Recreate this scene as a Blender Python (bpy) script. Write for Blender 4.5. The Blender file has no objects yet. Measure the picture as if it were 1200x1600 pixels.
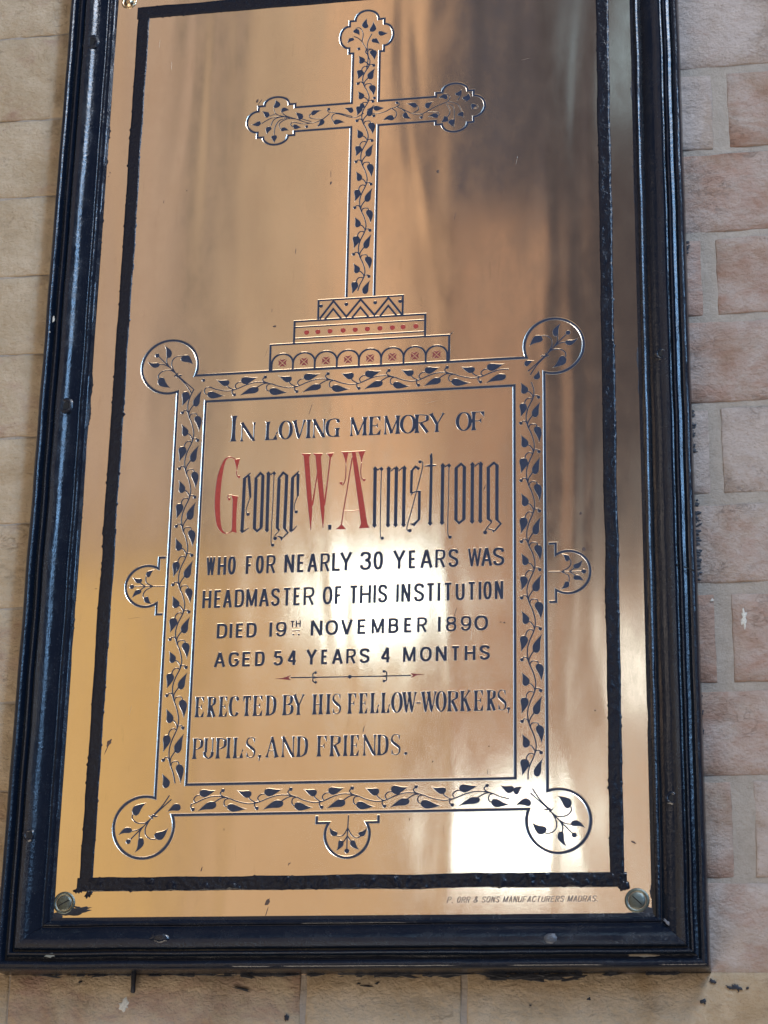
import bpy, bmesh, math, random, time
from mathutils import Vector, Matrix, noise
from mathutils.geometry import delaunay_2d_cdt
T0 = time.time()
S = bpy.context.scene
COL = S.collection
rnd = random.Random(7)

# ---------------------------------------------------------------- camera
# Everything is laid out in millimetres on the plaque: x right, y up, z out of the wall
# (plaque face z = 0, brick face z = -18). W() turns that into world metres.
H0 = 1800.0
def W(x, y, z=0.0):
    return Vector((x*.001, -z*.001, (y+H0)*.001))
CAM = (322.35, -525.89, 1621.96)
FPX = 3248.755
RC = ((0.98457747, -0.01840992, 0.17397781),
      (-0.04117876, 0.94212176, 0.33273248),
      (-0.17003385, -0.33476509, 0.92683376))      # plaque axes (x, -y, -z) in lens axes
def at(px, py, z=0.0):
    "point of the plane at height z over the plaque that a photo pixel (1200x1600) shows"
    d = ((px-600)/FPX, (py-800)/FPX, 1.0)
    v = [sum(RC[i][k]*d[i] for i in range(3)) for k in range(3)]   # plaque x, down, inward
    t = (CAM[2]-z)/v[2]
    return (CAM[0]+v[0]*t, CAM[1]-v[1]*t)
cd = bpy.data.cameras.new('camera'); cam = bpy.data.objects.new('camera', cd); COL.objects.link(cam)
def axis(i, s=1):
    r = RC[i]; return Vector((r[0]*s, r[2]*s, -r[1]*s))
m = Matrix.Identity(4)
for k, a in enumerate((axis(0), axis(1, -1), axis(2, -1))):
    for j in range(3): m[j][k] = a[j]
m.translation = W(*CAM)
cam.matrix_world = m
cd.sensor_fit = 'VERTICAL'; cd.sensor_height = 24; cd.sensor_width = 18
cd.lens = 24*FPX/1600; cd.clip_end = 100; cd.clip_start = .01
S.camera = cam
S.view_settings.view_transform = 'Standard'; S.view_settings.look = 'None'
S.view_settings.exposure = 0.0; S.view_settings.gamma = 1.0

# ---------------------------------------------------------------- light: windows, plus added fill lamps and panels for the brass to reflect
wd = bpy.data.worlds.new('World'); S.world = wd; wd.use_nodes = True
bg = wd.node_tree.nodes['Background']
bg.inputs[0].default_value = (.84, .80, 1.0, 1); bg.inputs[1].default_value = .105
def lamp(name, pos, aim, sx, sy, rad, col, spread=180):
    l = bpy.data.lights.new(name, 'AREA'); l.shape = 'RECTANGLE'; l.size = sx*.001; l.size_y = sy*.001
    l.energy = rad*math.pi*math.pi*0.25*4*sx*sy*1e-6/math.pi*1.0
    l.energy = rad*math.pi*sx*sy*1e-6
    l.color = col; l.spread = math.radians(spread)
    o = bpy.data.objects.new(name, l); COL.objects.link(o)
    p = W(*pos); q = W(*aim)
    o.location = p; o.rotation_euler = (q-p).to_track_quat('-Z', 'Y').to_euler()
    return o
def facing(name, x0, x1, y0, y1, rad, col, z=3200):
    "a lamp on the far side of the room, parallel to the wall"
    x, y = (x0+x1)/2, (y0+y1)/2
    return lamp(name, (x, y, z), (x, y, 0), x1-x0, y1-y0, rad, col)
lamp('high_window', (1900, 3600, 2900), (0, 0, 0), 1200, 1200, 30.0, (.95, .96, 1.0))
lamp('side_window', (1500, 1500, 2500), (0, 0, 0), 320, 1700, 32.0, (.30, .58, 1.0))
lamp('ceiling_light', (-150, 2750, 1700), (0, 0, 0), 700, 140, 8.0, (.50, .75, 1.0))  # overhead lamp added for the blue streak on the bottom rail
lamp('left_fill', (-4200, 1500, 1700), (0, 0, 0), 1500, 1500, 1.6, (1.0, .82, .64))  # warm fill lamp added on the left to light the bricks
lamp('low_fill', (-900, -3000, 2100), (0, 0, 0), 2600, 1600, 5.8, (1.0, .85, .68))  # added warm fill lamp from below the viewer
facing('tan_panel', -2300, -1330, 1150, 3600, 1.22, (.46, .35, .255))  # added lamp panel, mirrored as the tan left side of the brass
facing('pinkish_panel', -1300, -1120, 1150, 3600, 1.22, (.47, .38, .32), z=3190)  # upright lamp strip added for a pinkish-grey fold in the brass
facing('beige_panel', -1010, -745, 1150, 3600, 1.22, (.44, .355, .255), z=3200)  # added lamp panel, reflected left of the cross
facing('dim_panel', -1120, -1010, 1150, 3600, 1.22, (.09, .08, .065), z=3200)  # weak lamp strip, added so a dark streak shows in the reflection
facing('orange_panel', -735, -490, 1150, 3600, 1.22, (.66, .45, .29), z=3205)  # brighter lamp panel added for the orange reflection by the cross
facing('golden_panel', -2300, -1060, -900, 1130, 1.15, (.61, .435, .165), z=3210)  # added golden lamp panel, reflected in the lower left brass
facing('low_beige_panel', -1030, -480, -900, 1140, 1.2, (.54, .395, .235), z=3220)  # added lamp panel, carries the beige reflection further down
facing('brown_panel', -385, -200, -300, 2060, 1.15, (.42, .265, .175), z=3230)  # lamp panel added for the brown reflection right of centre
facing('brown_strip_panel', -480, -400, -300, 1560, 1.15, (.40, .29, .19), z=3235)  # narrow added lamp panel, fills the lower gap between reflections
facing('right_brown_panel', -190, 190, -300, 1050, 1.1, (.34, .26, .205), z=3240)  # added lamp panel, browner reflection towards the lower right
facing('pale_panel', -190, 230, -400, 620, 1.0, (.20, .165, .13), z=3250)  # extra lamp panel added to lift the lower right reflection
facing('far_window', -645, -465, 865, 1050, 9.5, (.62, .92, 1.15), z=3100)
facing('far_door', -300, -125, 310, 440, 11.5, (.66, .92, 1.12), z=3100)
facing('upper_blue_panel', 20, 130, 2250, 2600, .9, (.42, .70, 1.0), z=3100)  # blue lamp panel added for the spot high on the right margin
facing('blue_white_panel', 60, 150, 660, 880, 3.4, (.75, .95, 1.1), z=3100)  # added blue-white lamp panel for the lower spot on the right margin
facing('dim_blue_panel', -455, -230, 2090, 2900, 1.0, (.02, .035, .07), z=3245)  # weak blue lamp panel, added to tint the dark upper right reflection
facing('edge_panel', 25, 150, -400, 1300, 1.0, (.16, .17, .18), z=3110)  # lamp strip added to brighten the right margin of the sheet

# ---------------------------------------------------------------- materials
def mat(name):
    m = bpy.data.materials.new(name); m.use_nodes = True
    nt = m.node_tree; b = nt.nodes['Principled BSDF']
    return m, nt, b
def N(nt, typ, **kw):
    n = nt.nodes.new(typ)
    for k, v in kw.items():
        if k in n.inputs: n.inputs[k].default_value = v
        else: setattr(n, k, v)
    return n
def coords(nt, scale=(1, 1, 1), rot=(0, 0, 0)):
    g = N(nt, 'ShaderNodeNewGeometry')
    mp = N(nt, 'ShaderNodeMapping'); mp.inputs['Scale'].default_value = scale; mp.inputs['Rotation'].default_value = rot
    nt.links.new(g.outputs['Position'], mp.inputs['Vector'])
    return mp.outputs[0]
def noise_tex(nt, scale, detail=4, rough=.5, vec=None, dist=0):
    n = N(nt, 'ShaderNodeTexNoise'); n.inputs['Scale'].default_value = scale
    n.inputs['Detail'].default_value = detail; n.inputs['Roughness'].default_value = rough
    n.inputs['Distortion'].default_value = dist
    if vec is not None: nt.links.new(vec, n.inputs['Vector'])
    return n
def ramp(nt, src, stops):
    r = N(nt, 'ShaderNodeValToRGB'); e = r.color_ramp.elements
    while len(e) < len(stops): e.new(.5)
    for k, (p, c) in enumerate(stops):
        e[k].position = p; e[k].color = (c, c, c, 1) if not isinstance(c, tuple) else (*c, 1)
    nt.links.new(src, r.inputs[0]); return r.outputs[0]
def mix(nt, fac, a, b, typ='MIX'):
    n = N(nt, 'ShaderNodeMix'); n.data_type = 'RGBA'; n.blend_type = typ
    for s, v in ((0, fac), (6, a), (7, b)):
        if hasattr(v, 'links') or hasattr(v, 'is_linked'): nt.links.new(v, n.inputs[s])
        elif isinstance(v, tuple): n.inputs[s].default_value = (*v, 1)
        else: n.inputs[s].default_value = v
    return n.outputs[2]
def math_(nt, op, a, b=0.0):
    n = N(nt, 'ShaderNodeMath'); n.operation = op
    for s, v in ((0, a), (1, b)):
        if hasattr(v, 'is_linked'): nt.links.new(v, n.inputs[s])
        else: n.inputs[s].default_value = v
    return n.outputs[0]
def bump(nt, h, dist, strength=1.0, nrm=None):
    n = N(nt, 'ShaderNodeBump'); n.inputs['Strength'].default_value = strength; n.inputs['Distance'].default_value = dist
    nt.links.new(h, n.inputs['Height'])
    if nrm is not None: nt.links.new(nrm, n.inputs['Normal'])
    return n.outputs[0]

def brass_material():
    m, nt, b = mat('brass'); L = nt.links.new
    b.inputs['Metallic'].default_value = 1
    # hand polished sheet: long upright waves, shallow dimples and a fine brushed grain
    wv = noise_tex(nt, 1, 1, .45, coords(nt, (17, 1, 2.6)), .9)
    wv2 = noise_tex(nt, 1, 1, .4, coords(nt, (7, 1, 6)))
    dm = noise_tex(nt, 1, 1, .5, coords(nt, (52, 1, 9)))
    h = math_(nt, 'ADD', math_(nt, 'MULTIPLY', wv.outputs[0], WAVE[0]), math_(nt, 'MULTIPLY', wv2.outputs[0], WAVE[1]))
    h = math_(nt, 'ADD', h, math_(nt, 'MULTIPLY', dm.outputs[0], WAVE[2]))
    n1 = bump(nt, h, .001)
    gr = noise_tex(nt, 1, 3, .7, coords(nt, (120, 1, 2600)))
    gr2 = noise_tex(nt, 1, 3, .7, coords(nt, (2600, 1, 90)))
    n2 = bump(nt, math_(nt, 'ADD', gr.outputs[0], gr2.outputs[0]), .00001, .55, n1)
    L(n2, b.inputs['Normal'])
    tn = noise_tex(nt, 1, 5, .6, coords(nt, (9, 1, 6)))
    c = ramp(nt, tn.outputs[0], [(.3, (.73, .575, .42)), (.7, (.80, .65, .485))])
    st = noise_tex(nt, 1, 4, .7, coords(nt, (300, 1, 30)))
    c = mix(nt, ramp(nt, st.outputs[0], [(.60, 0.0), (.82, .35)]), c, (.42, .30, .19))
    L(c, b.inputs['Base Color'])
    rr = noise_tex(nt, 1, 5, .65, coords(nt, (60, 1, 30)))
    L(ramp(nt, rr.outputs[0], [(.3, .085), (.75, .15)]), b.inputs['Roughness'])
    return m
WAVE = (.66, .80, .025)
BRASS = brass_material()
def edge_brass():
    m, nt, b = mat('cut brass'); b.inputs['Metallic'].default_value = 1
    b.inputs['Base Color'].default_value = (.78, .66, .52, 1); b.inputs['Roughness'].default_value = .30
    return m
CUT = edge_brass()
def enamel(name, c1, c2, rough=.3):
    m, nt, b = mat(name)
    n = noise_tex(nt, 420, 4, .6, coords(nt))
    nt.links.new(ramp(nt, n.outputs[0], [(.35, c1), (.7, c2)]), b.inputs['Base Color'])
    n2 = noise_tex(nt, 900, 3, .6, coords(nt))
    nt.links.new(bump(nt, n2.outputs[0], .0003, .6), b.inputs['Normal'])
    b.inputs['Roughness'].default_value = rough
    return m
NAVY = enamel('black wax', (.010, .018, .040), (.022, .036, .075))
RED = enamel('red wax', (.31, .032, .024), (.44, .055, .04), .4)
RUST = enamel('dull red wax', (.20, .035, .035), (.28, .06, .05), .4)
def gloss_paint(name, base, rough, sc=140, lump=.0006, worn=0.0, spec=.5):
    m, nt, b = mat(name); L = nt.links.new
    n = noise_tex(nt, sc, 5, .6, coords(nt))
    L(bump(nt, n.outputs[0], lump, 1.0), b.inputs['Normal'])
    r = noise_tex(nt, 60, 4, .6, coords(nt))
    L(ramp(nt, r.outputs[0], [(.35, rough), (.7, rough+.2)]), b.inputs['Roughness'])
    d = noise_tex(nt, 500, 5, .7, coords(nt))
    c = mix(nt, ramp(nt, d.outputs[0], [(.62, 0.0), (.78, worn)]), base, (.16, .17, .17))
    L(c, b.inputs['Base Color'])
    b.inputs['Specular IOR Level'].default_value = spec
    return m
FRAME = gloss_paint('black gloss frame paint', (.003, .007, .016), .13, 300, .00032, .5, .55)
BAND = gloss_paint('thick black line paint', (.006, .008, .015), .12, 160, .0009, .1, .30)
SMEAR = gloss_paint('black paint smear', (.010, .012, .020), .4, 400, .0006)
def plain(name, c, rough=.6, metal=0.0):
    m, nt, b = mat(name); b.inputs['Metallic'].default_value = metal; b.inputs['Roughness'].default_value = rough
    n = noise_tex(nt, 700, 5, .7, coords(nt))
    k = .6
    nt.links.new(ramp(nt, n.outputs[0], [(.3, tuple(v*k for v in c)), (.7, c)]), b.inputs['Base Color'])
    nt.links.new(bump(nt, n.outputs[0], .0005, .7), b.inputs['Normal'])
    return m
SCREW = plain('dull screw metal', (.17, .19, .165), .32, .9)
SHINY = plain('polished brass screw', (.85, .66, .42), .12, 1.0)
LIME = plain('lime splash', (.72, .69, .60), .8)
WOOD = plain('bare chipped wood', (.55, .46, .34), .8)
SMUDGE = plain('brown tarnish', (.10, .06, .045), .5)

def brick_material(name, lime_bias, warm):
    m, nt, b = mat(name); L = nt.links.new
    oi = N(nt, 'ShaderNodeObjectInfo')
    sep = N(nt, 'ShaderNodeSeparateColor'); L(oi.outputs['Color'], sep.inputs[0])
    v = coords(nt)
    big = noise_tex(nt, 16, 6, .62, v, .4)
    body = ramp(nt, big.outputs[0], [(.28, (.40, .235, .175)), (.5, (.45, .295, .23)), (.72, (.49, .37, .30))])
    lime = ramp(nt, noise_tex(nt, 40, 6, .7, v).outputs[0], [(.3, warm[0]), (.7, warm[1])])
    w = noise_tex(nt, 24, 8, .68, coords(nt, (1, 1, 1.7)), .5)
    f = math_(nt, 'ADD', w.outputs[0], math_(nt, 'MULTIPLY', math_(nt, 'SUBTRACT', lime_bias, sep.outputs[0]), .5))
    c = mix(nt, ramp(nt, f, [(.32, 0.0), (.58, 1.0)]), body, lime)
    sp = noise_tex(nt, 330, 5, .75, v)
    c = mix(nt, ramp(nt, sp.outputs[0], [(.28, .55), (.42, 0.0)]), c, (.20, .13, .10))
    big2 = noise_tex(nt, 75, 6, .7, coords(nt, (1, 1, 2.2)))
    c = mix(nt, ramp(nt, big2.outputs[0], [(.60, 0.0), (.74, .35)]), c, (.22, .13, .09))
    stn = noise_tex(nt, 9, 7, .66, v, 1.2)
    c = mix(nt, 1.0, c, ramp(nt, stn.outputs[0], [(.34, (.84, .77, .68) if lime_bias < .6 else (.76, .66, .52)), (.50, (.99, .98, .96)), (.7, (1.08, 1.08, 1.08))]), 'MULTIPLY')
    L(c, b.inputs['Base Color']); b.inputs['Roughness'].default_value = .9
    b.inputs['Specular IOR Level'].default_value = .2
    h1 = noise_tex(nt, 95, 9, .76, coords(nt, (1, 1, 1.25)), .25)
    h2 = noise_tex(nt, 45, 4, .6, v)
    h3 = N(nt, 'ShaderNodeTexVoronoi'); h3.inputs['Scale'].default_value = 260; L(coords(nt, (1, 1, 1.5)), h3.inputs['Vector'])
    cr_ = noise_tex(nt, 1, 6, .62, coords(nt, (62, 62, 105), (0, .3, 0)), .7)
    crs = ramp(nt, math_(nt, 'ABSOLUTE', math_(nt, 'SUBTRACT', cr_.outputs[0], .5)), [(0.0, 0.0), (.022, 1.0)])
    msk = ramp(nt, noise_tex(nt, 30, 3, .5, v).outputs[0], [(.56, 0.0), (.66, 1.0)])
    crs = math_(nt, 'MULTIPLY', math_(nt, 'SUBTRACT', 1.0, crs), msk)
    c = mix(nt, math_(nt, 'MULTIPLY', crs, .22), c, (.22, .15, .11)); L(c, b.inputs['Base Color'])
    hh = math_(nt, 'ADD', h1.outputs[0], math_(nt, 'MULTIPLY', h2.outputs[0], .8))
    hh = math_(nt, 'SUBTRACT', hh, math_(nt, 'MULTIPLY', crs, .13))
    hh = math_(nt, 'ADD', hh, math_(nt, 'MULTIPLY', h3.outputs['Distance'], .12))
    L(bump(nt, hh, .0050 if lime_bias < .6 else .0026, 1.0), b.inputs['Normal'])
    return m
BR_R = brick_material('weathered brick with worn limewash', .54, ((.475, .39, .34), (.60, .51, .455)))
BR_L = brick_material('limewashed brick', .57, ((.51, .40, .27), (.65, .53, .385)))
def mortar_material():
    m, nt, b = mat('lime mortar'); L = nt.links.new; v = coords(nt)
    n = noise_tex(nt, 60, 6, .65, v)
    c = ramp(nt, n.outputs[0], [(.3, (.43, .365, .30)), (.7, (.54, .47, .395))])
    L(c, b.inputs['Base Color']); b.inputs['Roughness'].default_value = .95
    L(bump(nt, noise_tex(nt, 160, 9, .8, v).outputs[0], .0042, 1.0), b.inputs['Normal'])
    return m
MORTAR = mortar_material()

# ---------------------------------------------------------------- helpers
def link(o, parent=None):
    COL.objects.link(o)
    if parent is not None: o.parent = parent
    return o
def mesh(name, verts, faces, m, parent=None, smooth=False, raw=False):
    me = bpy.data.meshes.new(name)
    me.from_pydata([v if raw else W(*v) for v in verts], [], faces)
    me.materials.append(m)
    if smooth: me.shade_smooth()
    me.update()
    return link(bpy.data.objects.new(name, me), parent)
def thing(name, label, cat):
    o = link(bpy.data.objects.new(name, None)); o['label'] = label; o['category'] = cat
    o.empty_display_size = .05
    return o
def nz(x, y, s, seed=0.0):
    return noise.noise(Vector((x*s, y*s, seed)))

# ---------------------------------------------------------------- the brick wall
wall = thing('brick_wall', 'old limewashed red brick wall behind the brass memorial plaque', 'wall')
ZB = -18.0
joint_px = [(1070, -29), (1070, 108), (1070, 235), (1070, 365), (1070, 494), (1080, 630), (1085, 772), (1092, 911), (1097, 1067), (1100, 1213), (1105, 1372), (1105, 1521)]
gap_px = [10, 13, 10, 12, 12, 11, 18, 18, 13, 8, 7, 8]
rows = []                                            # (bottom, top) of each course, top downwards
js = [at(x, y, ZB)[1] for x, y in joint_px]
gs = [g*.56 for g in gap_px]
for k in range(len(js)-1):
    rows.append((js[k+1], js[k]-gs[k]))
y = js[0]
up = []
while y < 860:
    up.append((y, y+72)); y += 80
rows = up[::-1]+rows
y = js[-1]-gs[-1]
while y > -640:
    rows.append((y-73, y)); y -= 80
base_row = len(up)
def jx(px0, px1, py): return (at(px0, py, ZB)[0], at(px1, py, ZB)[0])
known = {1: jx(1113, 1137, 180), 3: jx(1097, 1120, 440), 5: jx(1108, 1128, 700), 7: jx(1118, 1145, 1000), 9: jx(1145, 1180, 1300)}
mort_v, mort_f = [], []
def brick(x0, x1, y0, y1, left, red):
    nx = max(4, int((x1-x0)/9)); ny = 9
    def tight(n, L):
        e = 1.3/L; return [0, e]+[e+(1-2*e)*i/(n-2) for i in range(1, n-2)]+[1-e, 1]
    US, VS = tight(nx, x1-x0), tight(ny, y1-y0)
    vs, fs = [], []
    seed = rnd.random()*50; ed = .9 if left else .8
    for j in range(ny+1):
        for i in range(nx+1):
            u, v = US[i], VS[j]
            x = x0+(x1-x0)*u; y = y0+(y1-y0)*v
            e = min(u*(x1-x0), (1-u)*(x1-x0), v*(y1-y0), (1-v)*(y1-y0))
            z = ZB+nz(x, y, .03, seed)*1.3+nz(x, y, .11, seed)*.8
            if e < .01:
                z -= 1.3 if not left else .9+.5*nz(x, y, .02, 8); x += nz(y, seed, .09)*1.6 *ed if u in (0, 1) else 0; y += nz(x, seed, .07)*1.5*ed if v in (0, 1) else 0
            vs.append((x, y, z))
    for j in range(ny):
        for i in range(nx):
            a = j*(nx+1)+i; fs.append((a, a+1, a+nx+2, a+nx+1))
    rim = [i for i in range(nx+1)]+[j*(nx+1)+nx for j in range(1, ny+1)]+[ny*(nx+1)+i for i in range(nx-1, -1, -1)]+[j*(nx+1) for j in range(ny-1, 0, -1)]
    o = len(vs)
    for r in rim:
        x, y, z = vs[r]; vs.append((x, y, ZB-60))
    for k in range(len(rim)):
        k2 = (k+1) % len(rim); fs.append((rim[k2], rim[k], o+k, o+k2))
    b = mesh('brick', vs, fs, BR_L if left else BR_R, wall, smooth=True)
    b.color = (red, rnd.random(), rnd.random(), 1)
reds = {(7, 'h'): .95, (2, 's'): .72, (4, 's'): .66, (8, 's'): .62, (9, 'h'): .6, (6, 's'): .5, (5, 'h'): .4, (1, 'h'): .12, (3, 'h'): .75, (0, 's'): .28, (10, 's'): .42}
for r, (y0, y1) in enumerate(rows):
    k = r-base_row
    xs = []
    if k in known:
        a, b = known[k]; g = b-a
    elif k == 11:
        a, b = jx(713, 737, 1570); g = b-a
    else:
        a, b = (150+rnd.uniform(-8, 8), 0); b = a+11; g = 11
        if k % 2: a += 235; b += 235
    # header / stretcher walk to both sides of the known joint
    cuts = [(a, b)]
    odd = (k % 2)
    x = b; n = 0
    seq = [225, 108] if k != 11 else [232, 118]
    while x < 760:
        L_ = seq[(n) % 2]*rnd.uniform(.98, 1.02); cuts.append((x+L_, x+L_+rnd.uniform(8, 12))); x = cuts[-1][1]; n += 1
    x = a; n = 1 if k != 11 else 1
    while x > -760:
        L_ = seq[n % 2]*rnd.uniform(.98, 1.02); g2 = rnd.uniform(8, 12)
        if -395 < x-L_ < -270 and k != 11: L_ += 130
        cuts.insert(0, (x-L_-g2, x-L_)); x = cuts[0][0]; n += 1
    for q in range(len(cuts)-1):
        bx0, bx1 = cuts[q][1], cuts[q+1][0]
        if bx1 < -640 or bx0 > 640: continue
        left = (bx0+bx1)/2 < 40 and k < 12
        typ = 'h' if bx1-bx0 < 150 else 's'
        red = reds.get((k, typ), rnd.uniform(.2, .7)) if bx1 > 200 else rnd.uniform(.15, .45)
        if k == 11 and -300 < (bx0+bx1)/2 < -50: red, left = .55, True
        elif k == 11: red, left = .2, True
        yy0 = y0; yy1 = y1
        if left: yy1 += (gs[k] if 0 <= k < len(gs)-1 else 7)-1.6; bx0 -= 3.5; bx1 += 3.5
        brick(bx0, bx1, yy0, yy1, left, red)
# mortar: one uneven sheet a little behind the brick faces
nx, ny = 130, 150
for j in range(ny+1):
    for i in range(nx+1):
        x = -640+1280*i/nx; y = -600+1460*j/ny
        dep = 1.3 if x > 0 else 1.3
        mort_v.append((x, y, ZB-dep+nz(x, y, .05, 3)*.6+nz(x, y, .2, 5)*.3))
for j in range(ny):
    for i in range(nx):
        a = j*(nx+1)+i; mort_f.append((a, a+1, a+nx+2, a+nx+1))
mesh('mortar', mort_v, mort_f, MORTAR, wall, smooth=True)

# ---------------------------------------------------------------- flat ragged blobs (spatter, dabs, chips)
def blob(name, cx, cy, rx, ry, z, m, parent, rag=.35, th=.5, n=26, rot=0.0, seed=None):
    seed = rnd.random()*90 if seed is None else seed
    vs = []; ca, sa = math.cos(rot), math.sin(rot)
    for ring, (f, h) in enumerate(((1.0, 0.0), (.82, .8), (.45, 1.0))):
        for i in range(n):
            t = 2*math.pi*i/n
            k = f*(1+rag*noise.noise(Vector((math.cos(t)*1.7, math.sin(t)*1.7, seed)))+rag*.6*noise.noise(Vector((math.cos(t)*5, math.sin(t)*5, seed+7))))
            x, y = rx*k*math.cos(t), ry*k*math.sin(t)
            vs.append((cx+x*ca-y*sa, cy+x*sa+y*ca, z+h*th))
    vs.append((cx, cy, z+th))
    fs = []
    for r in range(2):
        for i in range(n):
            i2 = (i+1) % n; fs.append((r*n+i, r*n+i2, (r+1)*n+i2, (r+1)*n+i))
    for i in range(n): fs.append((2*n+i, 2*n+(i+1) % n, 3*n))
    return mesh(name, vs, fs, m, parent, smooth=True)
def many(name, specs, m, parent):
    "several ragged dabs that read as one smear"
    V, F = [], []
    for (cx, cy, rx, ry, z, rot) in specs:
        o = blob('tmp', cx, cy, rx, ry, z, m, None, .6, .15, 16, rot)
        b = len(V); V += [tuple(v.co) for v in o.data.vertices]; F += [tuple(b+i for i in p.vertices) for p in o.data.polygons]
        me = o.data; bpy.data.objects.remove(o); bpy.data.meshes.remove(me)
    return mesh(name, V, F, m, parent, smooth=True, raw=True)
ZP = ZB+.5
for (y0, y1, n, w) in ((372, 400, 12, 5), (640, 706, 26, 5), (770, 912, 48, 6), (1062, 1148, 16, 3), (20, 170, 14, 2.5), (1160, 1500, 14, 1.5)):
    sp = []
    for i in range(n):
        py = rnd.uniform(y0, y1); ex = 1051+ (py/1510)*53
        X, Y = at(ex+rnd.uniform(0, w*1.6), py, ZB)
        sp.append((X+1, Y, rnd.uniform(1.2, w*.75), rnd.uniform(.7, 1.8), ZP+rnd.uniform(-.2, .4), rnd.uniform(-.5, .5)))
    many('paint_smear', sp, SMEAR, wall)
sp = []
for i in range(190):
    px = rnd.choice([rnd.uniform(150, 560), rnd.uniform(540, 720), rnd.uniform(760, 905), rnd.uniform(30, 1090)])
    X, Y = at(px, 1520+rnd.uniform(-2, 5)+(5 if 770 < px < 900 else 0), ZB)
    sp.append((X, Y, rnd.uniform(3, 10), rnd.uniform(.6, 1.5), ZP+rnd.uniform(-.2, .3), rnd.uniform(-.2, .2)))
many('paint_smear', sp, SMEAR, wall)
for px, py, rx, ry, rot in ((377, 1545, 7, 1.0, -.25), (448, 1590, 1.6, 3, 0), (1113, 1534, 2.2, 1.6, 0), (1099, 1565, 2.2, 2.0, 0), (1152, 1544, 4.0, 2.0, -.5), (1140, 1543, 3.0, 1.2, -.4), (1168, 1544, 1.4, 1.0, 0),
                            (919, 1561, 1.6, 1.3, 0), (125, 1535, 1.6, 1.0, .5), (560, 1537, 1.6, 1.0, 0), (574, 1541, 5, .7, -.1), (590, 1536, 2.4, .7, .4), (829, 1571, .9, .9, 0)):
    X, Y = at(px, py, ZB); blob('paint_spot', X, Y, rx, ry, ZP, SMEAR, wall, .8, .5, 22, rot)
for px, py, rx, ry in ((194, 1571, 4.4, 4.6), (1163, 965, 2.6, 7.5), (1112, 938, 1.5, 1.3)):
    X, Y = at(px, py, ZB); blob('lime_splash', X, Y, rx, ry, ZP, LIME, wall, .7, .4, 24)
# ---------------------------------------------------------------- plaque: frame
plaque = thing('memorial_plaque', 'engraved brass memorial plaque in a black moulded wooden frame on a brick wall', 'plaque')
IX, IY0, IY1, FW = 243.5, -280.0, 601.0, 40.0
PROF = [(-3, .3), (0, 1.2), (1.2, 3.6), (2.6, 4.6), (3.9, 4.3), (4.6, 3.2), (5.4, 3.4), (7, 5.6), (10, 9.2), (13, 11.8), (16, 13.5), (19.5, 14.5), (22.6, 14.8), (23.6, 13.8),
        (24.2, 10.6), (25.4, 10.4), (26.1, 12.6), (27.2, 14.2), (28.4, 14.3), (29.4, 12.8), (29.9, 9.4), (32.2, 8.8), (32.9, 10.6), (34.2, 13.0), (36, 14.2), (38, 14.0), (39.4, 12.4), (40, 10.0), (40.2, 4), (40.2, -21)]
def prof_z(w):
    for (a, za), (b, zb) in zip(PROF, PROF[1:]):
        if a <= w <= b: return za+(zb-za)*(w-a)/(b-a)
    return 0
dense = []
for (a, za), (b, zb) in zip(PROF, PROF[1:]):
    n = 3 if b-a > 1.5 else 2
    for i in range(n): dense.append((a+(b-a)*i/n, za+(zb-za)*i/n))
dense.append(PROF[-1])
def rail(side):
    # side: 0 left, 1 right, 2 bottom, 3 top
    V, F = [], []
    L0, L1 = (IY0, IY1) if side < 2 else (-IX, IX)
    n = int((L1-L0)/9)
    P = len(dense)
    for i in range(n+1):
        for (w, z) in dense:
            a0, a1 = L0-w+.12, L1+w-.12
            a = a0+(a1-a0)*i/n
            jz = nz(a, w*2, .045, side*9)*.35 + nz(a, w*6, .012, side*5)*.5
            jw = nz(a, 3, .02, side*7)*.6 if 0 < w < 40.1 else 0
            if w > 40.1: jz = 0
            o = {0: -IX-w-jw, 1: IX+w+jw, 2: IY0-w-jw, 3: IY1+w+jw}[side]
            V.append((o, a, z+jz) if side < 2 else (a, o, z+jz))
    for i in range(n):
        for k in range(P-1):
            a = i*P+k; q = (a, a+1, a+P+1, a+P)
            F.append(q if side in (0, 3) else q[::-1])
    F = [f[::-1] for f in F]
    o = mesh('frame_rail', V, F, FRAME, plaque, smooth=True)
    bm = bmesh.new(); bm.from_mesh(o.data)
    bmesh.ops.recalc_face_normals(bm, faces=bm.faces)
    for e in bm.edges:
        if len(e.link_faces) == 2 and e.calc_face_angle(0) > .75: e.smooth = False
    bm.to_mesh(o.data); bm.free()
    # make sure the moulding faces the room
    k = max(o.data.polygons, key=lambda p: p.center.y*-1)
    if k.normal.y > 0:
        o.data.flip_normals()
    return o
rails = [rail(s) for s in range(4)]
def on_frame(px, py):
    "point on the moulding a pixel shows (with its height)"
    z = 10
    for _ in range(6):
        x, y = at(px, py, z)
        w = max(-IX-x, x-IX, IY0-y); z = prof_z(min(max(w, 0), 40))
    return x, y, z
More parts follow.
